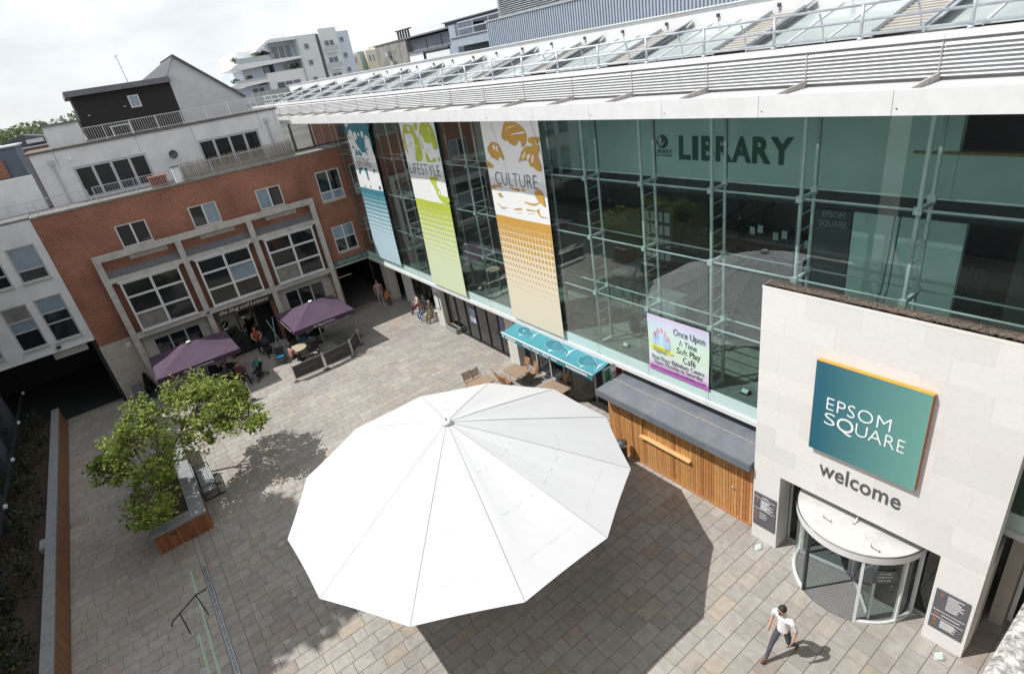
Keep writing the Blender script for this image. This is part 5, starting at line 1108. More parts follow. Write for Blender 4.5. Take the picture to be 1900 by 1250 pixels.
B().box(XB-.9, XB-.85, -8.0, -5.5, 0, 2.35).obj('lobby', dark_m, ent)
for y in (-8.0,-7.2,-6.4,-5.56): B().box(XB-.10, XB-.03, y, y+.06, 0, 2.3).obj('door_frame', blackmetal, ent)
for y in (-7.93,-7.13): B().box(XB-.07, XB-.06, y, y+.72, .05, 2.25).obj('door_pane', shop_gl, ent)
B().box(XB-.05, XB-.045, -7.9, -7.7, 1.5, 1.56).box(XB-.05, XB-.045, -7.0, -6.8, 1.75, 1.8).obj('door_sticker', mat('paper', (.6,.64,.63)), ent)
ss = thing('pub_sign', 'black sign board with cream script lettering over the pub door', 'sign', (-17.2,-6.74,2.4)); B().box(FX0-.05, FX1-.03, -8.10, -5.38, 2.26, 2.59).obj('board', blackmetal, ss)
text('script_lettering', 'the Slug and Lettuce', (FX1-.028,-7.85,2.32), (0,2.25,0), (0,0,.22), mat('cream_letters', (.66,.60,.47), .6), ss, .008, shear=.35, offset=.006)
rs = thing('restaurants_sign', 'grey green RESTAURANTS sign with arrow over the passage', 'sign', (XB,-1,2.7)); B().box(XB+.003, XB+.05, -1.93, .02, 2.66, 2.98).obj('board', mat('grey_green_board', (.075,.135,.125), .5), rs)
text('sign_words', 'RESTAURANTS', (XB+.052,-1.70,2.74), (0,1.28,0), (0,0,.15), mat('pale_green_letters', (.42,.52,.49), .6), rs, .004, offset=-.01)
B().bar((XB+.053,-.2,2.9), (XB+.053,-.2,2.74), .02, .004, (1,0,0)).bar((XB+.053,-.28,2.81), (XB+.053,-.2,2.735), .02, .004, (1,0,0)).bar((XB+.053,-.12,2.81), (XB+.053,-.2,2.735), .02, .004, (1,0,0)).obj('arrow', mat('pale_green_letters', (.42,.52,.49), .6), rs)
B().box(XB-.001, XB+.06, -1.95, .03, 2.58, 2.655).obj('passage_lintel', conc_m, pub)
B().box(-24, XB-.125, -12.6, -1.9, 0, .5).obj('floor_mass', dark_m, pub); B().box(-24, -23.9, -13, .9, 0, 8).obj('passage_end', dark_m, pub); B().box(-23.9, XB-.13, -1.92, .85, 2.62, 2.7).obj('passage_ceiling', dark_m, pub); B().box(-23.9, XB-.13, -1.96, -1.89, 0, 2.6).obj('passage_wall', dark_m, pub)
B().box(-18.6, -18.55, -12.6, -1.97, .5, 8.25).obj('inner_partition', dark_m, pub)
for y, z in ((-8.26,2.72),(-2.5,2.45)): B().box(FX1-.005, FX1+.05, y-.06, y+.06, z-.03, z+.03).obj('floodlight', blackmetal, pub)
# ------------------------------------------------------------------ white rendered wing over the archway
ww = thing('white_rendered_building', 'shaded white rendered building over the dark archway at the left', 'building', (-19,-16,0))
H2 = [(-13.86,-12.92,6.06,7.43), (-13.88,-12.94,3.47,5.34), (-15.0,-14.12,3.49,5.32), (-15.1,-14.15,6.05,7.43), (-16.6,-15.6,3.49,5.32), (-16.6,-15.7,6.05,7.4)]
B().wall('x', XB-.01, -.12, -20, -12.64, 3.14, 8.30, H2).obj('rendered_wall', render_m, ww)
for y0, y1, z0, z1 in H2:
    o = win(ww, XB-.05, y0, y1, z0, z1, [], [.34] if z0 > 6 else [.42,.66], greyframe, .06, (lambda i, j: blind_m if j == 2 else pane_m) if (z0 < 4 and y0 > -13.9) else None); B().box(XB-.12, XB+.05, y0-.03, y1+.03, z0-.05, z0-.003).obj('sill', conc_m, o)
B().box(-24, XB+.02, -20, -12.66, 3.08, 3.138).obj('arch_soffit', render_m, ww); B().box(-24, -23.9, -20, -12, 0, 3.1).obj('arch_back', dark_m, ww); B().box(-24, -17.5, -20.2, -20, 0, 8.3).obj('side_wall', render_m, ww); tag(B().box(-23.9, -17.92, -19.9, -12.7, -.03, .002).obj('archway_floor', dark_m), kind='structure'); B().box(-24, XB-.02, -12.80, -12.67, 0, 3.08).obj('arch_side', dark_m, ww)
B().box(-24, -17.6, -20, -12.68, 8.302, 8.38).obj('wing_coping', mat('weathered_coping', (.2,.19,.175)), ww); B().box(XB, XB+.10, -13.95, -13.80, 3.22, 3.32).obj('lamp', blackmetal, ww)
B().box(-19.35, -19.25, -20, -12.0, 8.38, 9.75).obj('terrace_wall', render_m, ww); B().box(-18.9, -18.75, -16, -15.8, 3.0, 3.08).obj('beam', conc_m, ww)
B().box(-17.75, -17.55, -14.2, -13.0, 2.75, 3.07).obj('cross_beam', stone_m, ww)
# ------------------------------------------------------------------ penthouse
ph = thing('penthouse', 'set back white penthouse storey with grey patio doors on the terrace', 'penthouse', (-20,-6.8,8.36)); XP = -19.3
D2 = [(-10.62,-7.86,8.40,9.70), (-5.70,-2.95,8.40,9.74)]
B().wall('x', XP, -.12, -11.82, -1.85, 8.362, 10.44, D2).obj('rendered_wall', render_m, ph)
B().wall('y', -1.85, -.01, -22, XP, 8.362, 10.44, []).obj('end_wall', render_m, ph)
B().box(-24, XP+.06, -11.95, -1.78, 10.441, 10.52).obj('roof_edge', mat('stained_coping', (.12,.105,.095), .85, .25, 5), ph)
for y0, y1, z0, z1 in D2: win(ph, XP-.02, y0, y1, z0, z1, [.25,.5,.75], [], greyframe, .09, lambda i, j: pane_m, d=.06, name='patio_doors')
for y in (-11.2, -2.45): B().box(XP+.002, XP+.12, y-.10, y+.10, 9.95, 10.12).tube((XP+.06,y,8.4), (XP+.06,y,9.95), .035, 8).obj('rainwater_pipe', greyframe, ph)
for y in (-11.0,-8.0,-5.75,-2.75,-2.0): B().box(XP+.001, XP+.004, y-.006, y+.006, 9.72, 10.43).obj('expansion_joint', darkgrey, ph)
B().lathe([(0,.10),(.06,.05),(.06,-.03),(0,-.05)], (XP+.1,-10.55,10.0), 10).obj('wall_light', whitemetal, ph)
def railing(label, X, y0, y1, z0, z1, m_, step=.09, posts=1.0, group=None):
    t = thing('terrace_railing', label, 'railing', (X,(y0+y1)/2,z0), group); n = max(1, int((y1-y0)/posts))
    for i in range(n+1): y = y0+(y1-y0)*i/n; B().box(X-.016, X+.016, y-.016, y+.016, z0, z1+.01).obj('post', m_, t)
    for z in (z0+.05, z1): B().box(X-.012, X+.012, y0, y1, z-.012, z+.012).obj('rail', m_, t)
    b = B(); k4 = int((y1-y0)/step)
    for i in range(k4): y = y0+(i+.5)*step; b.box(X-.006, X+.006, y-.006, y+.006, z0+.05, z1)
    tag(b.obj('balusters', m_, t), kind='stuff'); return t
railing('pale grey railing along the upper roof in front of the dark timber storey', XP-.05, -11.0, -1.85, 10.53, 11.08, whiteframe)
railing('grey terrace railing in front of the left patio doors', XB-.25, -10.3, -7.35, 8.37, 8.92, galv_m)
r2 = railing('grey terrace railing backed by a brown willow screen', XB-.25, -7.0, -2.05, 8.37, 8.98, galv_m)
wil = B(); rnd = random.Random(2)
for i in range(240):
    y = -6.95+i*.0204; wil.tube((XB-.30,y,8.37), (XB-.30+rnd.uniform(-.02,.02),y+rnd.uniform(-.01,.01),9.06+rnd.uniform(-.04,.05)), .011, 4, .008, cap=False)
tag(wil.obj('willow_screen', mat('willow_sticks', (.26,.215,.16), .9, .3, 25), r2), kind='stuff')
railing('thin railing on the terrace of the white rendered wing', XB-.25, -16, -10.5, 8.38, 8.9, galv_m, .3, 1.4)
pr2 = thing('terrace_pier', 'short white pier with a potted plant between the two terrace railings', 'pier', (XB-.3,-7.15,8.36)); B().box(XB-.6, XB-.18, -7.3, -7.05, 8.362, 9.0).obj('pier', paint_m, pr2); B().box(XB-.64, XB-.14, -7.34, -7.01, 9.002, 9.06).obj('cap', lead_m, pr2)
sd = thing('satellite_dish', 'small dark satellite dish above the terrace pier', 'satellite dish', (XP+.3,-6.85,9.25)); dd = B(); dd.lathe([(0,0),(.09,.012),(.15,.04),(.19,.075)], (0,0,0), 18); M_ = Matrix.Rotation(R(70), 3, 'Y') @ Matrix.Rotation(R(20), 3, 'X'); dd.v = [tuple(M_ @ Vector(v)+Vector((XP+.35,-6.85,9.40))) for v in dd.v]; dd.obj('dish', darkgrey, sd, True); B().tube((XP+.0,-6.85,9.2), (XP+.33,-6.85,9.36), .014, 6).tube((XP+.33,-6.85,9.36), (XP+.58,-6.9,9.36), .009, 5).obj('arm', galv_m, sd)
tx_ = thing('terracotta_chest', 'terracotta brown slatted chest on the terrace beside the pier', 'chest', (XP+1.2,-7.9,8.36))
for i in range(7): B().box(XP+1.0, XP+1.5, -8.25+i*.095, -8.17+i*.095, 8.37, 8.74).obj('board', mat('terracotta_stain', (.27,.09,.05), .7, .2, 8), tx_)
B().box(XP+.97, XP+1.53, -8.28, -7.56, 8.742, 8.80).obj('lid', mat('terracotta_stain', (.27,.09,.05)), tx_)
# dark timber storey and slate gable
dt = thing('dark_timber_storey', 'dark boarded roof storey with a small white window and grey fascia', 'roof storey', (-22,-7.6,10.5)); XD = -20.5
for j in range(18): B().box(XD-.02, XD+.002, -9.58, -5.72, 10.53+j*.10, 10.53+j*.10+.094).obj('board', darktim_m, dt)
B().box(-25, XD-.021, -9.56, -5.72, 10.5, 12.3).obj('core', darktim_m, dt); B().box(-25.2, XD+.35, -9.75, -5.68, 12.30, 12.52).obj('fascia_roof', lead_m, dt)
win(dt, XD+.03, -7.55, -7.12, 11.52, 12.02, [], [], whiteframe, .05, blind_m)
for y in (-9.2,-7.78): B().lathe([(0,.03),(.05,.02),(.055,0)], (XD+.02,y,11.62 if y > -9 else 11.5), 10).obj('wall_lamp', whitemetal, dt)
gbl = thing('slate_gable', 'grey rendered gable with a steep slate verge', 'gable', (-22,-4.3,10.5))
gp = [(-5.70,10.50),(-5.70,12.62),(-5.18,13.28),(-2.80,11.20),(-2.80,10.50)]
B().prism([(-20.5,y,z) for y, z in gp], (-4,0,0)).obj('gable_wall', mat('grey_render', (.50,.51,.52), .85, .1, 1.5, dirt=.3, dirtcol=(.38,.38,.38)), gbl)
B().bar((-20.44,-5.22,13.33), (-20.44,-2.74,11.20), .10, .12, (1,0,0)).obj('verge', slate_m, gbl); B().bar((-22.5,-5.22,13.35), (-22.5,-2.70,11.19), 4.1, .05, (-.0,.64,.76)).obj('slate_slope', slate_m, gbl)
B().add([(-20.45,-5.20,13.30),(-20.45,-5.74,12.55),(-24,-6.6,12.54),(-24,-5.20,13.30)], [(0,1,2,3)]).obj('rear_slope', slate_m, gbl)
ms = thing('aerial_mast', 'thin television aerial on the dark timber roof', 'aerial', (-22,-7.2,12.5)); B().path([(-22,-7.15,12.5), (-22,-7.2,13.75)], .018, 5).obj('mast', galv_m, ms); B().path([(-22,-7.35,13.62), (-22,-7.05,13.72)], .010, 4).path([(-22,-7.1,12.68), (-22,-7.2,12.70)], .01, 4).obj('crossbars', galv_m, ms)
lwv = thing('roof_hut', 'low white walled roof hut left of the dark timber storey', 'roof hut', (-21,-10.4,10.5)); B().box(-24, XD, -11.0, -9.7, 10.50, 11.36).obj('wall', render_m, lwv); B().box(-24.1, XD+.08, -11.1, -9.62, 11.36, 11.43).obj('flat_roof', lead_m, lwv)
tb_ = thing('roof_table', 'white garden table on the upper roof terrace behind the railing', 'table', (-19.9,-8.3,10.52)); B().box(-20.2, -19.7, -8.7, -7.9, 10.92, 10.96).obj('top', whitemetal, tb_)
for dx, dy in ((-.2,-.35),(.2,-.35),(-.2,.35),(.2,.35)): B().tube((-19.95+dx,-8.3+dy,10.53), (-19.95+dx,-8.3+dy,10.92), .02, 6).obj('leg', whitemetal, tb_)
# ------------------------------------------------------------------ shaded building and planting along the left side
db = thing('dark_side_building', 'dark building in shade behind the boarded wall at the left edge', 'building', (-9,-18,0))
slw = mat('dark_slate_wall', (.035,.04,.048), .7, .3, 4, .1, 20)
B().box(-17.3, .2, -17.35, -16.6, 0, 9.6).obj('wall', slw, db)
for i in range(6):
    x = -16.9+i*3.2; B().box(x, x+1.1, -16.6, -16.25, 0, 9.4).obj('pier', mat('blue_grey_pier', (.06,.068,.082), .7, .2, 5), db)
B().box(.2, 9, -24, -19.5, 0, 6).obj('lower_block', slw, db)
bm2 = thing('lamp_beam', 'dark steel beam carrying small white lamps above the hedge', 'beam', (-11,-15.95,0)); B().box(-20, -3, -16.02, -15.94, 1.50, 1.58).obj('beam', blackmetal, bm2)
for x in (-17,-13,-9,-5): B().box(x-.03, x+.03, -16.0, -15.95, 0, 1.5).obj('post', blackmetal, bm2)
for x in (-18.5,-15.3,-12.1,-8.95,-5.8):
    l = B().box(x-.07, x+.07, -15.94, -15.86, 1.55, 1.63).obj('lamp', mat('white_lamp_housing', (.7,.72,.74), .4), bm2)
hg = thing('ivy_hedge', 'dark hedge and ivy between the wall and the shaded building', 'hedge', (-9,-15.8,0)); rnd = random.Random(77); b = B(); b.cols = []
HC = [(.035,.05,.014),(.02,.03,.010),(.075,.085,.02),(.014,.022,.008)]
for i in range(520):
    x = rnd.uniform(-17.2,-1.4); seg = ((x+16.9) % 3.2); 
    up = rnd.random() < .62
    if up and seg < 1.15: continue
    z = rnd.uniform(1.0,5.0) if up else rnd.uniform(.5,1.25); y = -16.45+rnd.uniform(-.02,.12) if up else rnd.uniform(-16.3,-15.5)
    leaves(b, (x,y,z), (.3,.10 if up else .2,.25), 26, .05, rnd, HC, 1.0)
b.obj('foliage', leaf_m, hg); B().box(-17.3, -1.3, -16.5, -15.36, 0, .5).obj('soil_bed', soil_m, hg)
# tall street trees behind that building (their broken shade falls beside the planter)
def street_tree(label, x, y, zc, r, seed):
    t = thing('street_tree', label, 'tree', (x,y,0), 'tall trees behind the side building'); rnd = random.Random(seed); b = B(); b.cols = []; br = B()
    for _ in range(95):
        d = Vector((rnd.gauss(0,1), rnd.gauss(0,1), rnd.gauss(0,1))).normalized()*rnd.uniform(.35,1); q = Vector((x+d.x*r, y+d.y*r, zc+d.z*r*1.1)); br.tube((x,y,zc-r*.6+d.z*r*.4), q, .05, 4, .012, cap=False)
        leaves(b, q, (r*.24,r*.24,r*.2), 46, .13, rnd, [(.07,.11,.025),(.09,.13,.03),(.05,.085,.02)], .9)
    b.obj('crown', leaf_m, t); k_ = B().tube((x,y,0), (x,y,zc), .28, 10, .10).obj('trunk', bark_m, t, True); tag(br.obj('branches', bark_m, k_), kind='stuff')
street_tree('tall leafy tree behind the side building, nearer the archway', -8.3, -17.75, 13.6, 1.9, 5)
street_tree('tall leafy tree behind the side building, nearer the camera', -5.8, -18.0, 13.4, 1.8, 6)
# parapet the picture is taken from
pp = thing('roof_parapet', 'rough speckled stone parapet in the bottom right corner', 'parapet', (11.4,-6,0))
B().bev(11.187, 11.75, -16, 6, 9.6, 9.8, .012).obj('coping', mat('speckled_aggregate', (.40,.39,.36), .9, .6, 38, 1.0, 60, dirt=.5, dirtcol=(.16,.11,.07)), pp); B().box(11.23, 11.75, -16, -.3, 0, 9.6).obj('wall', stone_m, pp)
# ------------------------------------------------------------------ background buildings
aw_m = mat('far_white_render', (.78,.79,.79), .8, .04, .3); ag_m = mat('far_green_white_render', (.66,.715,.69), .8, .04, .3); ab_m = mat('far_blue_render', (.55,.61,.69), .8, .04, .3)
fp_m = mat('far_pane', (.10,.13,.16), .08, .1, 1, spec=.8); fr_m = mat('far_balustrade', (.45,.50,.52), .3, .05)
ap = thing('white_apartment_block', 'stepped white and pale green apartment block with roof gardens behind the library', 'building', (-64,13,0)); XA = -62
B().box(-74, XA, 14.4, 16.85, 0, 16.35).obj('stair_wall', ag_m, ap); B().box(-74, XA-.15, 16.85, 17.25, 0, 16.3).obj('dark_strip', mat('far_dark_cladding', (.09,.12,.14), .5), ap); B().box(-74, XA+.1, 17.25, 19.45, 0, 16.75).obj('balcony_wall', ag_m, ap); B().box(-74, XA-.6, 19.45, 21.2, 0, 16.3).obj('end_wall', ab_m, ap)
B().box(-74, XA+.0, 10.1, 14.39, 0, 13.05).obj('lower_box', aw_m, ap)
B().box(-74, XA-1.2, 11.5, 14.38, 13.05, 16.0).obj('upper_room', ab_m, ap); B().box(-74, XA+.4, 11.2, 14.38, 16.0, 16.32).obj('roof_canopy', aw_m, ap); B().prism([(XA+.4,11.2,16.0),(XA+.4,11.2,16.3),(XA+.4,9.7,15.45),(XA+.4,9.7,15.3)], (-3,0,0)).obj('canopy_wing', aw_m, ap)
B().box(-74, XA-3, 8.3, 11.5, 14.1, 15.7).obj('back_room', aw_m, ap); B().box(-74, XA-3, 12.5, 14.4, 16.3, 16.9).obj('lift_house', aw_m, ap)
B().prism([(XA+.6,14.38,14.05),(XA+.6,14.38,14.3),(XA+.6,7.0,14.3),(XA+.6,6.2,13.9),(XA+.6,7.6,13.75)], (-6,0,0)).obj('roof_garden_slab', aw_m, ap)
B().box(-74, XA-.8, 7.8, 10.1, 12.4, 13.8).obj('middle_room', ab_m, ap); B().prism([(XA+.6,10.1,12.2),(XA+.6,10.1,12.45),(XA+.6,6.3,12.45),(XA+.6,5.7,12.3),(XA+.6,6.5,12.0)], (-6,0,0)).obj('garden_slab', aw_m, ap)
B().box(-74, XA-.8, 6.3, 10.1, 0, 12.0).obj('base_room', ab_m, ap)
def fwin(y0, y1, z0, z1, n=1, X=XA, rail=False, par=ap):
    f = B().box(X+.0, X+.06, y0, y1, z0, z1).obj('window', whiteframe, par); w = (y1-y0)/n
    for i in range(n): B().box(X+.06, X+.08, y0+i*w+.06, y0+(i+1)*w-.06, z0+.06, z1-.06).obj('pane', fp_m, f)
    if rail: B().box(X+.5, X+.54, y0-.2, y1+.2, z0-.1, z0+.55).obj('balcony_glass', fr_m, f); B().box(X+.08, X+.54, y0-.2, y1+.2, z0-.18, z0-.1).obj('balcony_floor', aw_m, f)
for z in (14.85, 13.15, 11.35): fwin(15.2, 15.8, z, z+.62)
for z in (14.35, 12.55, 10.85): fwin(17.65, 18.85, z, z+1.15, 2, XA+.1, True)
for z in (15.1, 13.4, 11.8): fwin(19.9, 20.45, z, z+.6, 1, XA-.6)
fwin(11.75, 14.0, 14.35, 15.7, 3, XA-1.2); fwin(12.5, 13.9, 13.1, 13.8, 2, XA-1.2); fwin(10.9, 13.7, 10.7, 12.0, 3, XA, True); fwin(8.2, 9.6, 10.9, 11.8, 2, XA-.8); fwin(10.3, 10.9, 13.1, 13.75, 1, XA-1.2); fwin(8.6, 9.6, 9.9, 10.4, 2, XA); fwin(11.2, 13.5, 9.4, 10.1, 3, XA)
B().box(XA+.42, XA+.46, 7.2, 11.4, 14.3, 14.85).obj('roof_balustrade', fr_m, ap); B().box(XA+.42, XA+.46, 6.4, 9.9, 12.45, 12.75).obj('roof_balustrade', fr_m, ap); B().tube((XA+.08,14.5,9), (XA+.08,14.5,16.2), .06, 6).obj('drain_pipe', fr_m, ap); B().box(XA, XA+.35, 6, 10, 10.35, 10.9).obj('low_balustrade', fr_m, ap)
def bush(label, c, r, cols, n, size, seed, cat='shrub', nm='garden_shrub'):
    t = thing(nm, label, cat, c); rnd = random.Random(seed); b = B(); b.cols = []
    for _ in range(max(4, n//60)):
        q = Vector(c)+Vector((rnd.uniform(-.6,.6)*r, rnd.uniform(-.7,.7)*r, rnd.uniform(.3,1.0)*r)); leaves(b, q, (r*.5,r*.5,r*.45), 60, size, rnd, cols, 1.0)
    b.obj('foliage', leaf_m, t); B().tube((c[0],c[1],c[2]-.3), (c[0],c[1],c[2]+r*.7), .05*r+.01, 5).obj('stem', bark_m, t); return t
bush('green shrub on the top roof garden of the white apartments', (XA-.2,9.6,14.3), .75, [(.07,.12,.03),(.10,.15,.04)], 700, .09, 1)
bush('dark red shrub on the top roof garden of the white apartments', (XA-.2,10.7,14.3), .8, [(.10,.045,.04),(.07,.04,.035)], 700, .09, 2)
bush('sparse shrub at the left end of the top roof garden', (XA,7.4,14.3), .6, [(.09,.11,.05),(.14,.11,.06)], 300, .09, 3); bush('pale shrub on the lower roof garden of the white apartments', (XA,6.6,12.45), .5, [(.10,.13,.06)], 300, .08, 4); bush('spiky plant on the lower roof garden beside the blue wall', (XA,8.1,12.45), .55, [(.08,.12,.05)], 260, .08, 5); bush('small palm like plant in front of the middle windows', (XA-.2,13.6,13.05), .45, [(.06,.10,.04)], 260, .08, 6)
# concrete warehouse, cream flats, white flats, dark plant housing
cg = thing('grey_concrete_building', 'weathered grey concrete rear wall beyond the library roof', 'building', (-31,14,0)); B().box(-36.4, -31.0, 12, 20, 0, 13.05).obj('wall', mat('weathered_concrete', (.235,.23,.22), .9, .3, 1.2, dirt=.6, dirtcol=(.14,.135,.13)), cg); B().box(-31, -22, 12.4, 20, 0, 12.95).obj('side_wall', mat('grey_blue_panels', (.19,.215,.25), .8, .25, .8), cg); B().box(-36.5, -21.9, 11.95, 20, 13.051, 13.13).obj('roof_edge', lead_m, cg)
for x in (-33.8,-32.2): B().box(x-.01, x+.01, 11.985, 12, 9, 13).obj('crack_joint', darkgrey, cg)
for x, z in ((-34.0,12.35),(-33.4,11.7)): B().box(x-.2, x+.2, 11.7, 12, z-.15, z+.15).obj('extract_unit', galv_m, cg)
for x in (-28.6,-26.5,-24.5): B().box(x-.03, x+.03, 12.36, 12.4, 9, 12.9).obj('panel_joint', darkgrey, cg)
hut = thing('white_roof_hut', 'low white roof hut with a dark pipe in front of the grey wall', 'roof hut', (-22,9,11.3)); B().box(-24.4, -19.5, 8.6, 10, 11.2, 11.95).obj('wall', aw_m, hut); B().box(-24.6, -19.5, 8.5, 10, 11.95, 12.02).obj('roof', lead_m, hut); B().path([(-21.9,8.3,11.4),(-21.9,8.3,11.85),(-19.0,8.3,11.85)], .09, 8).obj('dark_pipe', blackmetal, hut)
cl_ = thing('cream_flats', 'cream coloured flats with narrow windows between the apartments and the grey wall', 'building', (-77,28,0)); cm_ = mat('far_cream', (.62,.55,.43), .8, .05, .3)
B().box(-85, -75, 25.6, 27.4, 0, 14.0).obj('wall', cm_, cl_); B().box(-85, -75.8, 27.4, 28.4, 0, 14.3).obj('glass_bay', mat('far_green_glass', (.28,.42,.40), .2, .1), cl_); B().box(-85, -75, 28.4, 33, 0, 14.3).obj('wall', cm_, cl_)
for y in (25.9,26.5,28.7,29.3,29.9,30.5):
    for z in (13.0, 11.6): fwin(y, y+.3, z-.2, z+(.7 if z > 12 else .3), 1, -75, False, cl_)
wf = thing('white_flats', 'long white modern flats with balconies on the skyline', 'building', (-68,33,0)); B().box(-86, -50, 32, 44, 0, 14.2).obj('wall', aw_m, wf); B().box(-84, -50, 33, 44, 14.2, 15.0).obj('top_storey', ag_m, wf); B().box(-85, -50, 32.8, 44, 15.0, 15.06).obj('roof', aw_m, wf)
for i in range(9):
    o = B().box(-80+i*3.6, -78+i*3.6, 31.9, 32, 13.0, 13.9).obj('window', whiteframe, wf); B().box(-79.9+i*3.6, -78.1+i*3.6, 31.86, 31.9, 13.1, 13.8).obj('pane', fp_m, o)
q = B()
for i in range(54): q.tube((-84+i*.62,33,15.06), (-84+i*.62,33,15.5), .02, 4, cap=False)
q.tube((-84,33,15.5), (-50,33,15.5), .02, 4); q.obj('roof_guard_rail', fr_m, wf)
dk = thing('dark_roof_housing', 'dark grey roof plant housing on the skyline', 'roof housing', (-25,16,12)); B().box(-28.4, -19.5, 14, 20, 11, 13.55).obj('walls', mat('far_charcoal', (.075,.08,.095), .7, .1, 1), dk); B().box(-28.6, -19.4, 13.9, 20, 13.55, 13.62).obj('roof', lead_m, dk)
ch = thing('flue_stack', 'cluster of dark metal flues above the grey wall', 'flues', (-35,14,13))
for i in range(5): B().tube((-35.8+i*.45,14,12.9), (-35.8+i*.45,14,13.95), .09, 8).obj('flue', darkgrey, ch)
B().box(-36.0, -33.6, 13.85, 14.15, 13.86, 13.94).obj('top_frame', darkgrey, ch)
gcol = thing('grey_roof_terrace', 'grey roof terrace box with railing beside the corrugated plant room', 'roof terrace', (-12,6,11.3)); B().box(-15.0, -14.45, 6, 7, 11.3, 12.65).obj('column', mat('blue_grey_render', (.30,.34,.39), .7, .08, 2), gcol); B().box(-13.3, -9.06, 5, 9, 11.68, 12.05).obj('slab', mat('blue_grey_render', (.30,.34,.39)), gcol); B().box(-13.0, -9.06, 5.4, 9, 11.3, 11.68).obj('louvre_wall', darkgrey, gcol); B().box(-13.35, -9.06, 4.95, 9, 12.052, 12.09).obj('coping', galv_m, gcol)
for x in (-12.9,-11.7,-10.5,-9.4): B().tube((x,5.2,12.09), (x,5.2,12.6), .025, 6).obj('post', galv_m, gcol)
for z in (12.35,12.6): B().tube((-12.9,5.2,z), (-9.1,5.2,z), .022, 6).obj('rail', galv_m, gcol)
# houses and trees behind the left wing
hs = thing('slate_roofed_house', 'blue walled house with dark slate roofs behind the terrace at the far left', 'house', (-32,-14,0)); B().box(-36, -30, -18, -12.75, 0, 10.75).obj('wall', mat('blue_grey_wall', (.115,.145,.18), .8, .1, 1), hs); B().box(-36.1, -29.9, -18.1, -12.65, 10.75, 10.83).obj('parapet', whiteframe, hs); B().box(-29.98, -29.9, -14.3, -13.5, 9.3, 10.2).obj('brick_panel', brick_m, hs)
hs2 = thing('far_terrace_house', 'dark roofed far house with white gutters between the trees and the terrace', 'house', (-44,-12,0)); B().box(-50, -42, -16, -9.5, 0, 10.4).obj('wall', brick_m, hs2); B().prism([(-42,-16.3,10.4),(-42,-9.2,10.4),(-42,-12.8,11.2)], (-8,0,0)).obj('roof', slate_m, hs2); B().box(-42, -41.9, -16.3, -9.2, 10.33, 10.42).obj('gutter', whiteframe, hs2)
for y in (-14.6,-12.2): B().box(-42.2, -41.8, y-.5, y+.5, 10.6, 10.85).obj('dormer', whiteframe, hs2)
FT = [(.11,.155,.05),(.14,.18,.06),(.085,.125,.045)]
for i, (x, y, r, h, lab) in enumerate(((-80,-22.5,3.2,10.5,'tall rounded tree at the far left edge of the skyline'), (-78,-18.2,2.4,9.4,'lower bright green tree beside the tallest skyline tree'), (-74,-14.2,2.0,9.6,'bright green tree just left of the roof hut'))):
    t = thing('skyline_tree', lab, 'tree', (x,y,0), 'trees on the skyline'); rnd = random.Random(60+i); b = B(); b.cols = []
    for _ in range(60):
        d = Vector((rnd.gauss(0,.45), rnd.gauss(0,.5), rnd.gauss(0,.4))); leaves(b, Vector((x,y,h))+d*r, (r*.3,r*.3,r*.26), 110, .12, rnd, FT, 1.0)
    b.obj('crown', leaf_m, t); B().tube((x,y,0), (x,y,h), .3, 8, .1).obj('trunk', bark_m, t)
rnd = random.Random(99); b = B(); b.cols = []
for i in range(420):
    y = rnd.uniform(-190, 60); x = -400+rnd.uniform(-25,25); leaves(b, (x, y, 10+8*math.sin(y*.03)*.5+rnd.uniform(-4,6)), (5,5,4), 26, 1.3, rnd, [(.12,.15,.07),(.14,.17,.085),(.10,.13,.065)], 1.0)
b.obj('distant_woodland', leaf_m); tag(bpy.data.objects['distant_woodland'], 'distant band of woodland along the horizon', 'woodland', kind='stuff')
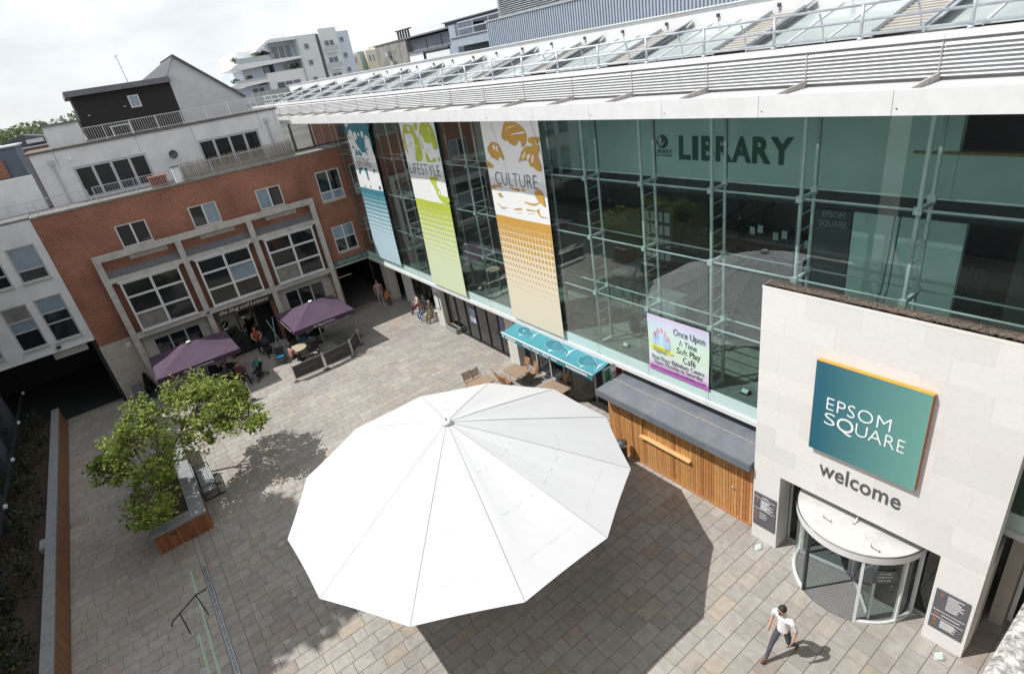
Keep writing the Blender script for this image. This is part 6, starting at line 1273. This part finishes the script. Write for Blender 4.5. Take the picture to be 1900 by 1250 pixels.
# ------------------------------------------------------------------ people
def person(label, loc, rot, J, cols, hair=(.02,.015,.012), extras=None, group=None, long_hair=False, fingers=False):
    """J: joint name -> metres, facing -y. One continuous skinned body; clothes by region."""
    t = thing('person', label, 'person', loc, group, rot, local=True)
    ed = [('pel','spi'),('spi','che'),('che','nek'),('nek','jaw'),('jaw','hed'),('hed','crn')]
    for s in 'LR': ed += [('che','sh'+s),('sh'+s,'el'+s),('el'+s,'wr'+s),('wr'+s,'ha'+s),('pel','hi'+s),('hi'+s,'kn'+s),('kn'+s,'an'+s),('an'+s,'to'+s)]
    rad = dict(pel=(.15,.12), spi=(.145,.11), che=(.165,.115), nek=(.058,.058), jaw=(.066,.075), hed=(.080,.092), crn=(.06,.07))
    for s in 'LR': rad.update({'sh'+s:(.075,.07), 'el'+s:(.047,.047), 'wr'+s:(.03,.03), 'ha'+s:(.034,.022), 'hi'+s:(.098,.098), 'kn'+s:(.062,.062), 'an'+s:(.043,.043), 'to'+s:(.043,.034)})
    names = list(rad); me = bpy.data.meshes.new('body'); me.from_pydata([J[n] for n in names], [(names.index(a), names.index(b)) for a, b in ed], [])
    o = bpy.data.objects.new('tmp_body', me); md = o.modifiers.new('skin', 'SKIN'); md.use_smooth_shade = True; md.branch_smoothing = .6
    sv = me.skin_vertices[0].data if me.skin_vertices else None
    for i, n in enumerate(names): sv[i].radius = rad[n]; sv[i].use_root = (n == 'pel')
    ss_ = o.modifiers.new('sub', 'SUBSURF'); ss_.levels = 2; ss_.render_levels = 2
    m2 = evaluated(o); bpy.data.objects.remove(o)
    V = {k_: Vector(v) for k_, v in J.items()}
    reg = [('pel','spi',1),('spi','che',0),('che','nek',0),('nek','jaw',2),('jaw','hed',2),('hed','crn',2)]
    for s in 'LR': reg += [('che','sh'+s,0),('el'+s,'wr'+s,cols.get('fore',2)),('wr'+s,'ha'+s,2),('hi'+s,'kn'+s,1),('kn'+s,'an'+s,cols.get('shin',1)),('an'+s,'to'+s,3)]
    def d2(p, a, b):
        ab = b-a; u = max(0, min(1, (p-a).dot(ab)/ab.length_squared)); return (p-a-ab*u).length
    m2.materials.clear()
    for m_ in (cols['top'], cols['leg'], skin_m if 'skin' not in cols else cols['skin'], cols['shoe']): m2.materials.append(m_)
    for pz in m2.polygons:
        c_ = pz.center; best = min(reg, key=lambda r: d2(c_, V[r[0]], V[r[1]])-.02*(r[2] == 0)); mi = best[2]
        for s in 'LR':
            dd = d2(c_, V['sh'+s], V['el'+s])
            if dd < d2(c_, V[best[0]], V[best[1]]):
                ab = V['el'+s]-V['sh'+s]; u = (c_-V['sh'+s]).dot(ab)/ab.length_squared; mi = 0 if u < cols.get('sleeve', .75) else 2
        if best[0] == 'pel' and abs(c_.x) < .3: mi = 0 if (c_-V['pel']).dot((V['spi']-V['pel']).normalized()) > -.03 else 1
        pz.material_index = mi; pz.use_smooth = True
    body = link('body', m2, t)
    hm = mat('hair_%.3f' % hair[0], hair, .6, .25, 40); up = (V['crn']-V['jaw']).normalized(); fw_ = (V.get('face', V['hed']+Vector((0,-1,0)))-V['hed']); fw_ = (fw_-up*fw_.dot(up)).normalized(); sd_ = up.cross(fw_)
    h = B(1); c0 = V['hed']+up*.025-fw_*.012; nu, nv = 14, 9
    for j in range(nv+1):
        ph_ = math.pi*.62*j/nv
        for i in range(nu):
            th = 2*math.pi*i/nu; front = max(0, math.cos(th)); pj = ph_*(1-.38*front) if not long_hair else ph_*(1.25-.55*front)
            pj = min(pj, math.pi*.95); h.v.append(c0+up*math.cos(pj)*.112+fw_*math.sin(pj)*math.cos(th)*.108+sd_*math.sin(pj)*math.sin(th)*.092 - (up*.10*(1-front)*(j/nv)**2 if long_hair else Vector((0,0,0))))
    h.f = [(j*nu+i, j*nu+(i+1) % nu, (j+1)*nu+(i+1) % nu, (j+1)*nu+i) for j in range(nv) for i in range(nu)]; h.m = [0]*len(h.f); h.obj('hair', hm, t, True)
    f_ = B(1); nb_ = V['hed']+fw_*.088-up*.012; f_.add([nb_+up*.03, nb_+sd_*.016-up*.012, nb_+fw_*.028-up*.014, nb_-sd_*.016-up*.012], [(0,1,2),(0,2,3),(1,3,2)]); f_.obj('nose', cols.get('skin', skin_m), t)
    e_ = B(1)
    for s in (-1, 1): e_.obox(V['hed']+fw_*.088+sd_*s*.033+up*.018, sd_, up, fw_, .014, .006, .006)
    e_.obox(V['hed']+fw_*.082-up*.052, sd_, up, fw_, .022, .006, .008); e_.obj('eyes_and_mouth', mat('dark_features', (.05,.025,.02), .5), t)
    ea = B(1)
    for s in (-1, 1): ea.obox(V['hed']+sd_*s*.088+up*.0-fw_*.005, sd_, up, fw_, .009, .028, .016)
    ea.obj('ears', cols.get('skin', skin_m), t)
    for s in 'LR':   # fingers
        w, ha = V['wr'+s], V['ha'+s]; d = (ha-w).normalized(); a = d.orthogonal().normalized() if not fingers else d.cross(Vector((1,0,0))).normalized(); n_ = d.cross(a); fg = B(1)
        for i, l in enumerate((.070,.080,.075,.058)):
            p = ha+d*.012+a*(-.027+.018*i); m_ = p+d*l*.55; fg.tube(p, m_, .0085, 6, .008); fg.tube(m_, m_+(d*.8+n_*.6).normalized()*l*.5, .008, 6, .006)
        p = w+d*.03-a*.03; fg.tube(p, p+(d-a*.8).normalized()*.04, .010, 6, .009); fg.tube(p+(d-a*.8).normalized()*.04, p+(d-a*.8).normalized()*.04+d*.03, .009, 6, .007); fg.obj('fingers', cols.get('skin', skin_m), t)
    if extras: extras(t, V, up, fw_, sd_)
    return t
def stand(**k):
    J = dict(pel=(0,0,.95), spi=(0,0,1.14), che=(0,0,1.37), nek=(0,-.01,1.50), jaw=(0,-.035,1.575), hed=(0,-.03,1.655), crn=(0,-.02,1.73),
             shL=(.19,0,1.42), elL=(.25,.02,1.13), wrL=(.24,-.06,.88), haL=(.235,-.09,.80), shR=(-.19,0,1.42), elR=(-.25,.02,1.13), wrR=(-.24,-.06,.88), haR=(-.235,-.09,.80),
             hiL=(.10,0,.90), knL=(.11,-.02,.50), anL=(.11,.02,.09), toL=(.12,-.14,.045), hiR=(-.10,0,.90), knR=(-.11,-.02,.50), anR=(-.11,.02,.09), toR=(-.12,-.14,.045)); J.update(k); return J
def sit(h=.45, lean=.0, **k):
    J = dict(pel=(0,.05,h+.12), spi=(0,.06-lean*.3,h+.30), che=(0,.04-lean,h+.53), nek=(0,.02-lean,h+.66), jaw=(0,-.01-lean,h+.735), hed=(0,-.01-lean,h+.815), crn=(0,.0-lean,h+.89),
             shL=(.19,.04-lean,h+.58), elL=(.25,-.02-lean,h+.30), wrL=(.17,-.24,h+.20), haL=(.13,-.30,h+.19), shR=(-.19,.04-lean,h+.58), elR=(-.25,-.02-lean,h+.30), wrR=(-.17,-.24,h+.20), haR=(-.13,-.30,h+.19),
             hiL=(.10,.02,h+.09), knL=(.13,-.40,h+.06), anL=(.13,-.42,.09), toL=(.14,-.57,.045), hiR=(-.10,.02,h+.09), knR=(-.13,-.40,h+.06), anR=(-.13,-.38,.09), toR=(-.14,-.53,.045)); J.update(k); return J
def cl(name, c, r=.85): return mat('cloth_'+name, c, r, .10, 8, .9, 9)
# man striding towards the camera's left
walk = stand(pel=(0,0,.92), spi=(0,-.01,1.12), che=(0,-.04,1.35), nek=(0,-.06,1.48), jaw=(.0,-.095,1.55), hed=(.0,-.10,1.63), crn=(0,-.085,1.705), shL=(.20,-.02,1.40), elL=(.28,.04,1.13), wrL=(.27,-.02,.89), haL=(.265,-.05,.81), shR=(-.20,-.06,1.40), elR=(-.27,-.02,1.12), wrR=(-.26,-.12,.88), haR=(-.25,-.15,.80),
             hiL=(.10,.02,.88), knL=(.10,.10,.47), anL=(.09,.42,.17), toL=(.10,.33,.05), hiR=(-.10,-.02,.88), knR=(-.10,-.22,.50), anR=(-.09,-.38,.11), toR=(-.09,-.54,.07), face=(-.05,-1,1.45))
def mx_(t, V, up, fw_, sd_):
    g_ = B(1)
    for s in (-1, 1): g_.obox(V['hed']+fw_*.10+sd_*s*.036+up*.018, sd_, up, fw_, .021, .012, .004)
    g_.obox(V['hed']+fw_*.10+up*.024, sd_, up, fw_, .012, .003, .003); g_.obj('sunglasses', blackmetal, t)
    b_ = B(1); b_.lathe([(0,-.05),(.05,-.04),(.066,0),(.06,.035)], (0,0,0), 12); Mx = Matrix((sd_, fw_, up)).transposed(); b_.v = [Mx @ Vector(v)*1.0 + V['jaw']+fw_*.022-up*.004 for v in b_.v]; b_.obj('beard', hair_m, t, True)
    c_ = B(1); c_.tube(V['wrL']-Vector((0,0,.012)), V['wrL']+Vector((0,0,.012)), .038, 10); c_.obj('wristwatch', stainless, t)
    k_ = B(1)
    for s in (-1, 1): k_.obox(V['nek']+fw_*.045+sd_*s*.04-up*.005, sd_+fw_*s*-.5, up, fw_, .04, .022, .006)
    k_.obj('shirt_collar', cl('white_shirt', (.78,.78,.80)), t)
mp_ = person('man in white polo shirt and grey trousers walking across the sunlit paving', (7.80,-3.12,0), R(-10), {k_: tuple(Vector(v)*1.06) for k_, v in walk.items()}, dict(top=cl('white_shirt', (.78,.78,.80)), leg=cl('grey_trousers', (.07,.07,.085)), shoe=mat('brown_leather', (.14,.045,.025), .5), sleeve=.82), extras=mx_, fingers=True)
# group seated on the ledge by the shop corner
def skirt(t, V, up, fw_, sd_): pass
person('seated person in pale patterned top at the left of the group by the shop corner', (-14.05,.62,0), R(-12), sit(.42), dict(top=cl('pale_pattern', (.5,.48,.5)), leg=cl('plum', (.09,.03,.06)), shoe=blackmetal), hair=(.05,.03,.02), group='people seated by the shop corner')
person('seated person in dark blue jacket at the back of the group', (-13.35,.70,0), R(4), sit(.42), dict(top=cl('navy', (.03,.04,.07)), leg=cl('jeans', (.07,.12,.22)), shoe=whitemetal, fore=0, sleeve=1.1), group='people seated by the shop corner')
person('seated person with long auburn hair and blue jeans in the middle of the group', (-13.0,.40,0), R(10), sit(.42, .10), dict(top=cl('rust', (.13,.05,.03)), leg=cl('blue_jeans', (.10,.18,.33)), shoe=whitemetal, fore=0, sleeve=1.1), hair=(.11,.035,.018), long_hair=True, group='people seated by the shop corner')
person('seated fair haired person in olive coat at the right of the group', (-12.45,.55,0), R(20), sit(.42, .05), dict(top=cl('olive', (.10,.10,.045)), leg=cl('khaki', (.20,.19,.11)), shoe=blackmetal, fore=0, sleeve=1.1), hair=(.45,.36,.22), long_hair=True, group='people seated by the shop corner')
person('person in pale pink walking out of the dark passage', (-16.95,-.15,0), R(70), stand(), dict(top=cl('pale_pink', (.45,.28,.27)), leg=cl('pale_grey', (.35,.35,.37)), shoe=whitemetal), hair=(.06,.03,.02)); person('small person in orange jacket at the pillar by the passage', (-16.35,.05,0), R(80), {k_: (v[0]*.7,v[1]*.7,v[2]*.66) for k_, v in stand().items()}, dict(top=cl('orange', (.45,.15,.03)), leg=cl('brown', (.10,.05,.03)), shoe=blackmetal))
person('person in red top standing at the black pub doors', (-16.75,-6.75,0), R(80), stand(elL=(.27,-.10,1.14), wrL=(.15,-.32,1.05), haL=(.12,-.38,1.02), elR=(-.27,-.10,1.14), wrR=(-.15,-.32,1.05), haR=(-.12,-.38,1.02)), dict(top=cl('red', (.33,.04,.03)), leg=cl('black_leg', (.02,.02,.025)), shoe=blackmetal, sleeve=.2), hair=(.05,.025,.015))
person('person in pink top seated with back turned at the pale round table', (-13.85,-6.02,0), R(200), sit(.44, .08), dict(top=cl('dusty_pink', (.33,.17,.17)), leg=cl('black_leg', (.02,.02,.025)), shoe=blackmetal), hair=(.03,.02,.015), long_hair=True)
person('person in grey seated under the left purple parasol', (-14.6,-8.75,0), R(150), sit(.44, .05), dict(top=cl('grey_knit', (.12,.11,.11)), leg=cl('black_leg', (.02,.02,.025)), shoe=blackmetal, fore=0, sleeve=1.1), hair=(.10,.09,.08)); person('person in dark red seated under the left purple parasol', (-14.15,-8.25,0), R(110), sit(.44, .05), dict(top=cl('dark_red', (.14,.03,.03)), leg=cl('black_leg', (.02,.02,.025)), shoe=blackmetal, fore=0, sleeve=1.1), hair=(.03,.02,.015))
# ------------------------------------------------------------------ pushchairs and small things
def stroller(label, loc, rot, hood):
    t = thing('pushchair', label, 'pushchair', loc, 'pushchairs outside the pub', rot, local=True); hm = mat('hood_%.2f' % hood[1], hood, .8)
    for s in (-1, 1):
        B(1).path([(s*.24,-.42,.10),(s*.22,.05,.55),(s*.21,.38,1.02)], .014, 6).obj('side_frame', blackmetal, t); B(1).path([(s*.24,.34,.10),(s*.22,.0,.50)], .014, 6).obj('rear_strut', blackmetal, t)
        for y in (-.42,.34):
            w = B(1); w.tube((s*.22,y,.10), (s*.27,y,.10), .10, 16); o = w.obj('wheel', blackmetal, t); B(1).tube((s*.215,y,.10), (s*.275,y,.10), .05, 10).obj('hub', galv_m, o)
    B(1).tube((-.21,.38,1.02), (.21,.38,1.02), .017, 6).obj('handle', blackmetal, t)
    B(1).obox((0,-.08,.46), (1,0,0), (0,1,.1), (0,-.1,1), .19, .22, .03).obox((0,.16,.66), (1,0,0), (0,1,2.0), (0,-2.0,1), .19, .24, .025).obj('seat', mat('dark_fabric', (.02,.022,.025), .9), t)
    h = B(1); n = 8
    for i in range(n+1):
        a = R(5+105*i/n)
        for j in range(7): f = j/6*2-1; h.v.append((f*.21, .18-.34*math.cos(a)*(1-.15*f*f)*.9, .72+.34*math.sin(a)*(1-.2*f*f)))
    h.f = [(i*7+j, i*7+j+1, (i+1)*7+j+1, (i+1)*7+j) for i in range(n) for j in range(6)]; h.m = [0]*len(h.f); h.obj('hood', hm, t, True); B(1).box(-.17,.17,-.15,.25,.16,.22).obj('basket', blackmetal, t)
stroller('dark pushchair with a green hood in front of the pub doors', (-14.05,-7.55,0), R(35), (.03,.14,.11)); stroller('black pushchair held by the person in red at the pub doors', (-16.2,-6.55,0), R(100), (.02,.02,.03))
mb = thing('folded_menu_board', 'folded dark A board leaning by the pub corner near the archway', 'sign board', (-16.4,-12.0,0)); B().bar((-16.5,-12.05,0), (-16.7,-12.05,.85), .45, .03, (0,0,1)).obj('panel', darkgrey, mb); B().bar((-16.2,-12.05,0), (-16.68,-12.05,.85), .45, .03, (0,0,1)).obj('panel', darkgrey, mb)
wb = thing('pale_scooter_stand', 'pale blue folded frame leaning beside the pub door', 'frame', (-16.5,-5.95,0)); B().path([(-16.3,-6.15,.03),(-16.9,-5.75,1.5)], .02, 6).path([(-16.35,-5.8,.03),(-16.9,-6.05,1.45)], .02, 6).path([(-16.1,-6.2,.03),(-16.5,-5.6,.03)], .02, 6).obj('tube_frame', mat('pale_blue_paint', (.33,.40,.47), .4), wb)
for i, (x, y, z) in enumerate(((.27,1.3,2.97),(2.7,2.5,2.97),(6.3,3.2,2.97))):
    t = thing('indoor_plant', ['leafy indoor plant behind the glass, left of the soft play banner', 'leafy indoor plant behind the glass above the soft play banner', 'dark indoor plant beside the dark panel'][i], 'plant', (x,y,z)); rnd = random.Random(200+i); b = B(); b.cols = []
    for _ in range(26): leaves(b, (x+rnd.gauss(0,.22),y+rnd.gauss(0,.2),z+.5+rnd.uniform(0,1.1)), (.16,.16,.14), 20, .045, rnd, [(.05,.08,.03),(.07,.10,.04)], 1.0)
    b.obj('foliage', leaf_m, t); B().lathe([(.13,0),(.17,.32),(.15,.32),(0,.30)], (x,y,z), 14).obj('pot', darkgrey, t); B().tube((x,y,z+.3), (x,y,z+1.3), .02, 6).obj('stem', bark_m, t)
bpy.data.scenes.remove(TS)
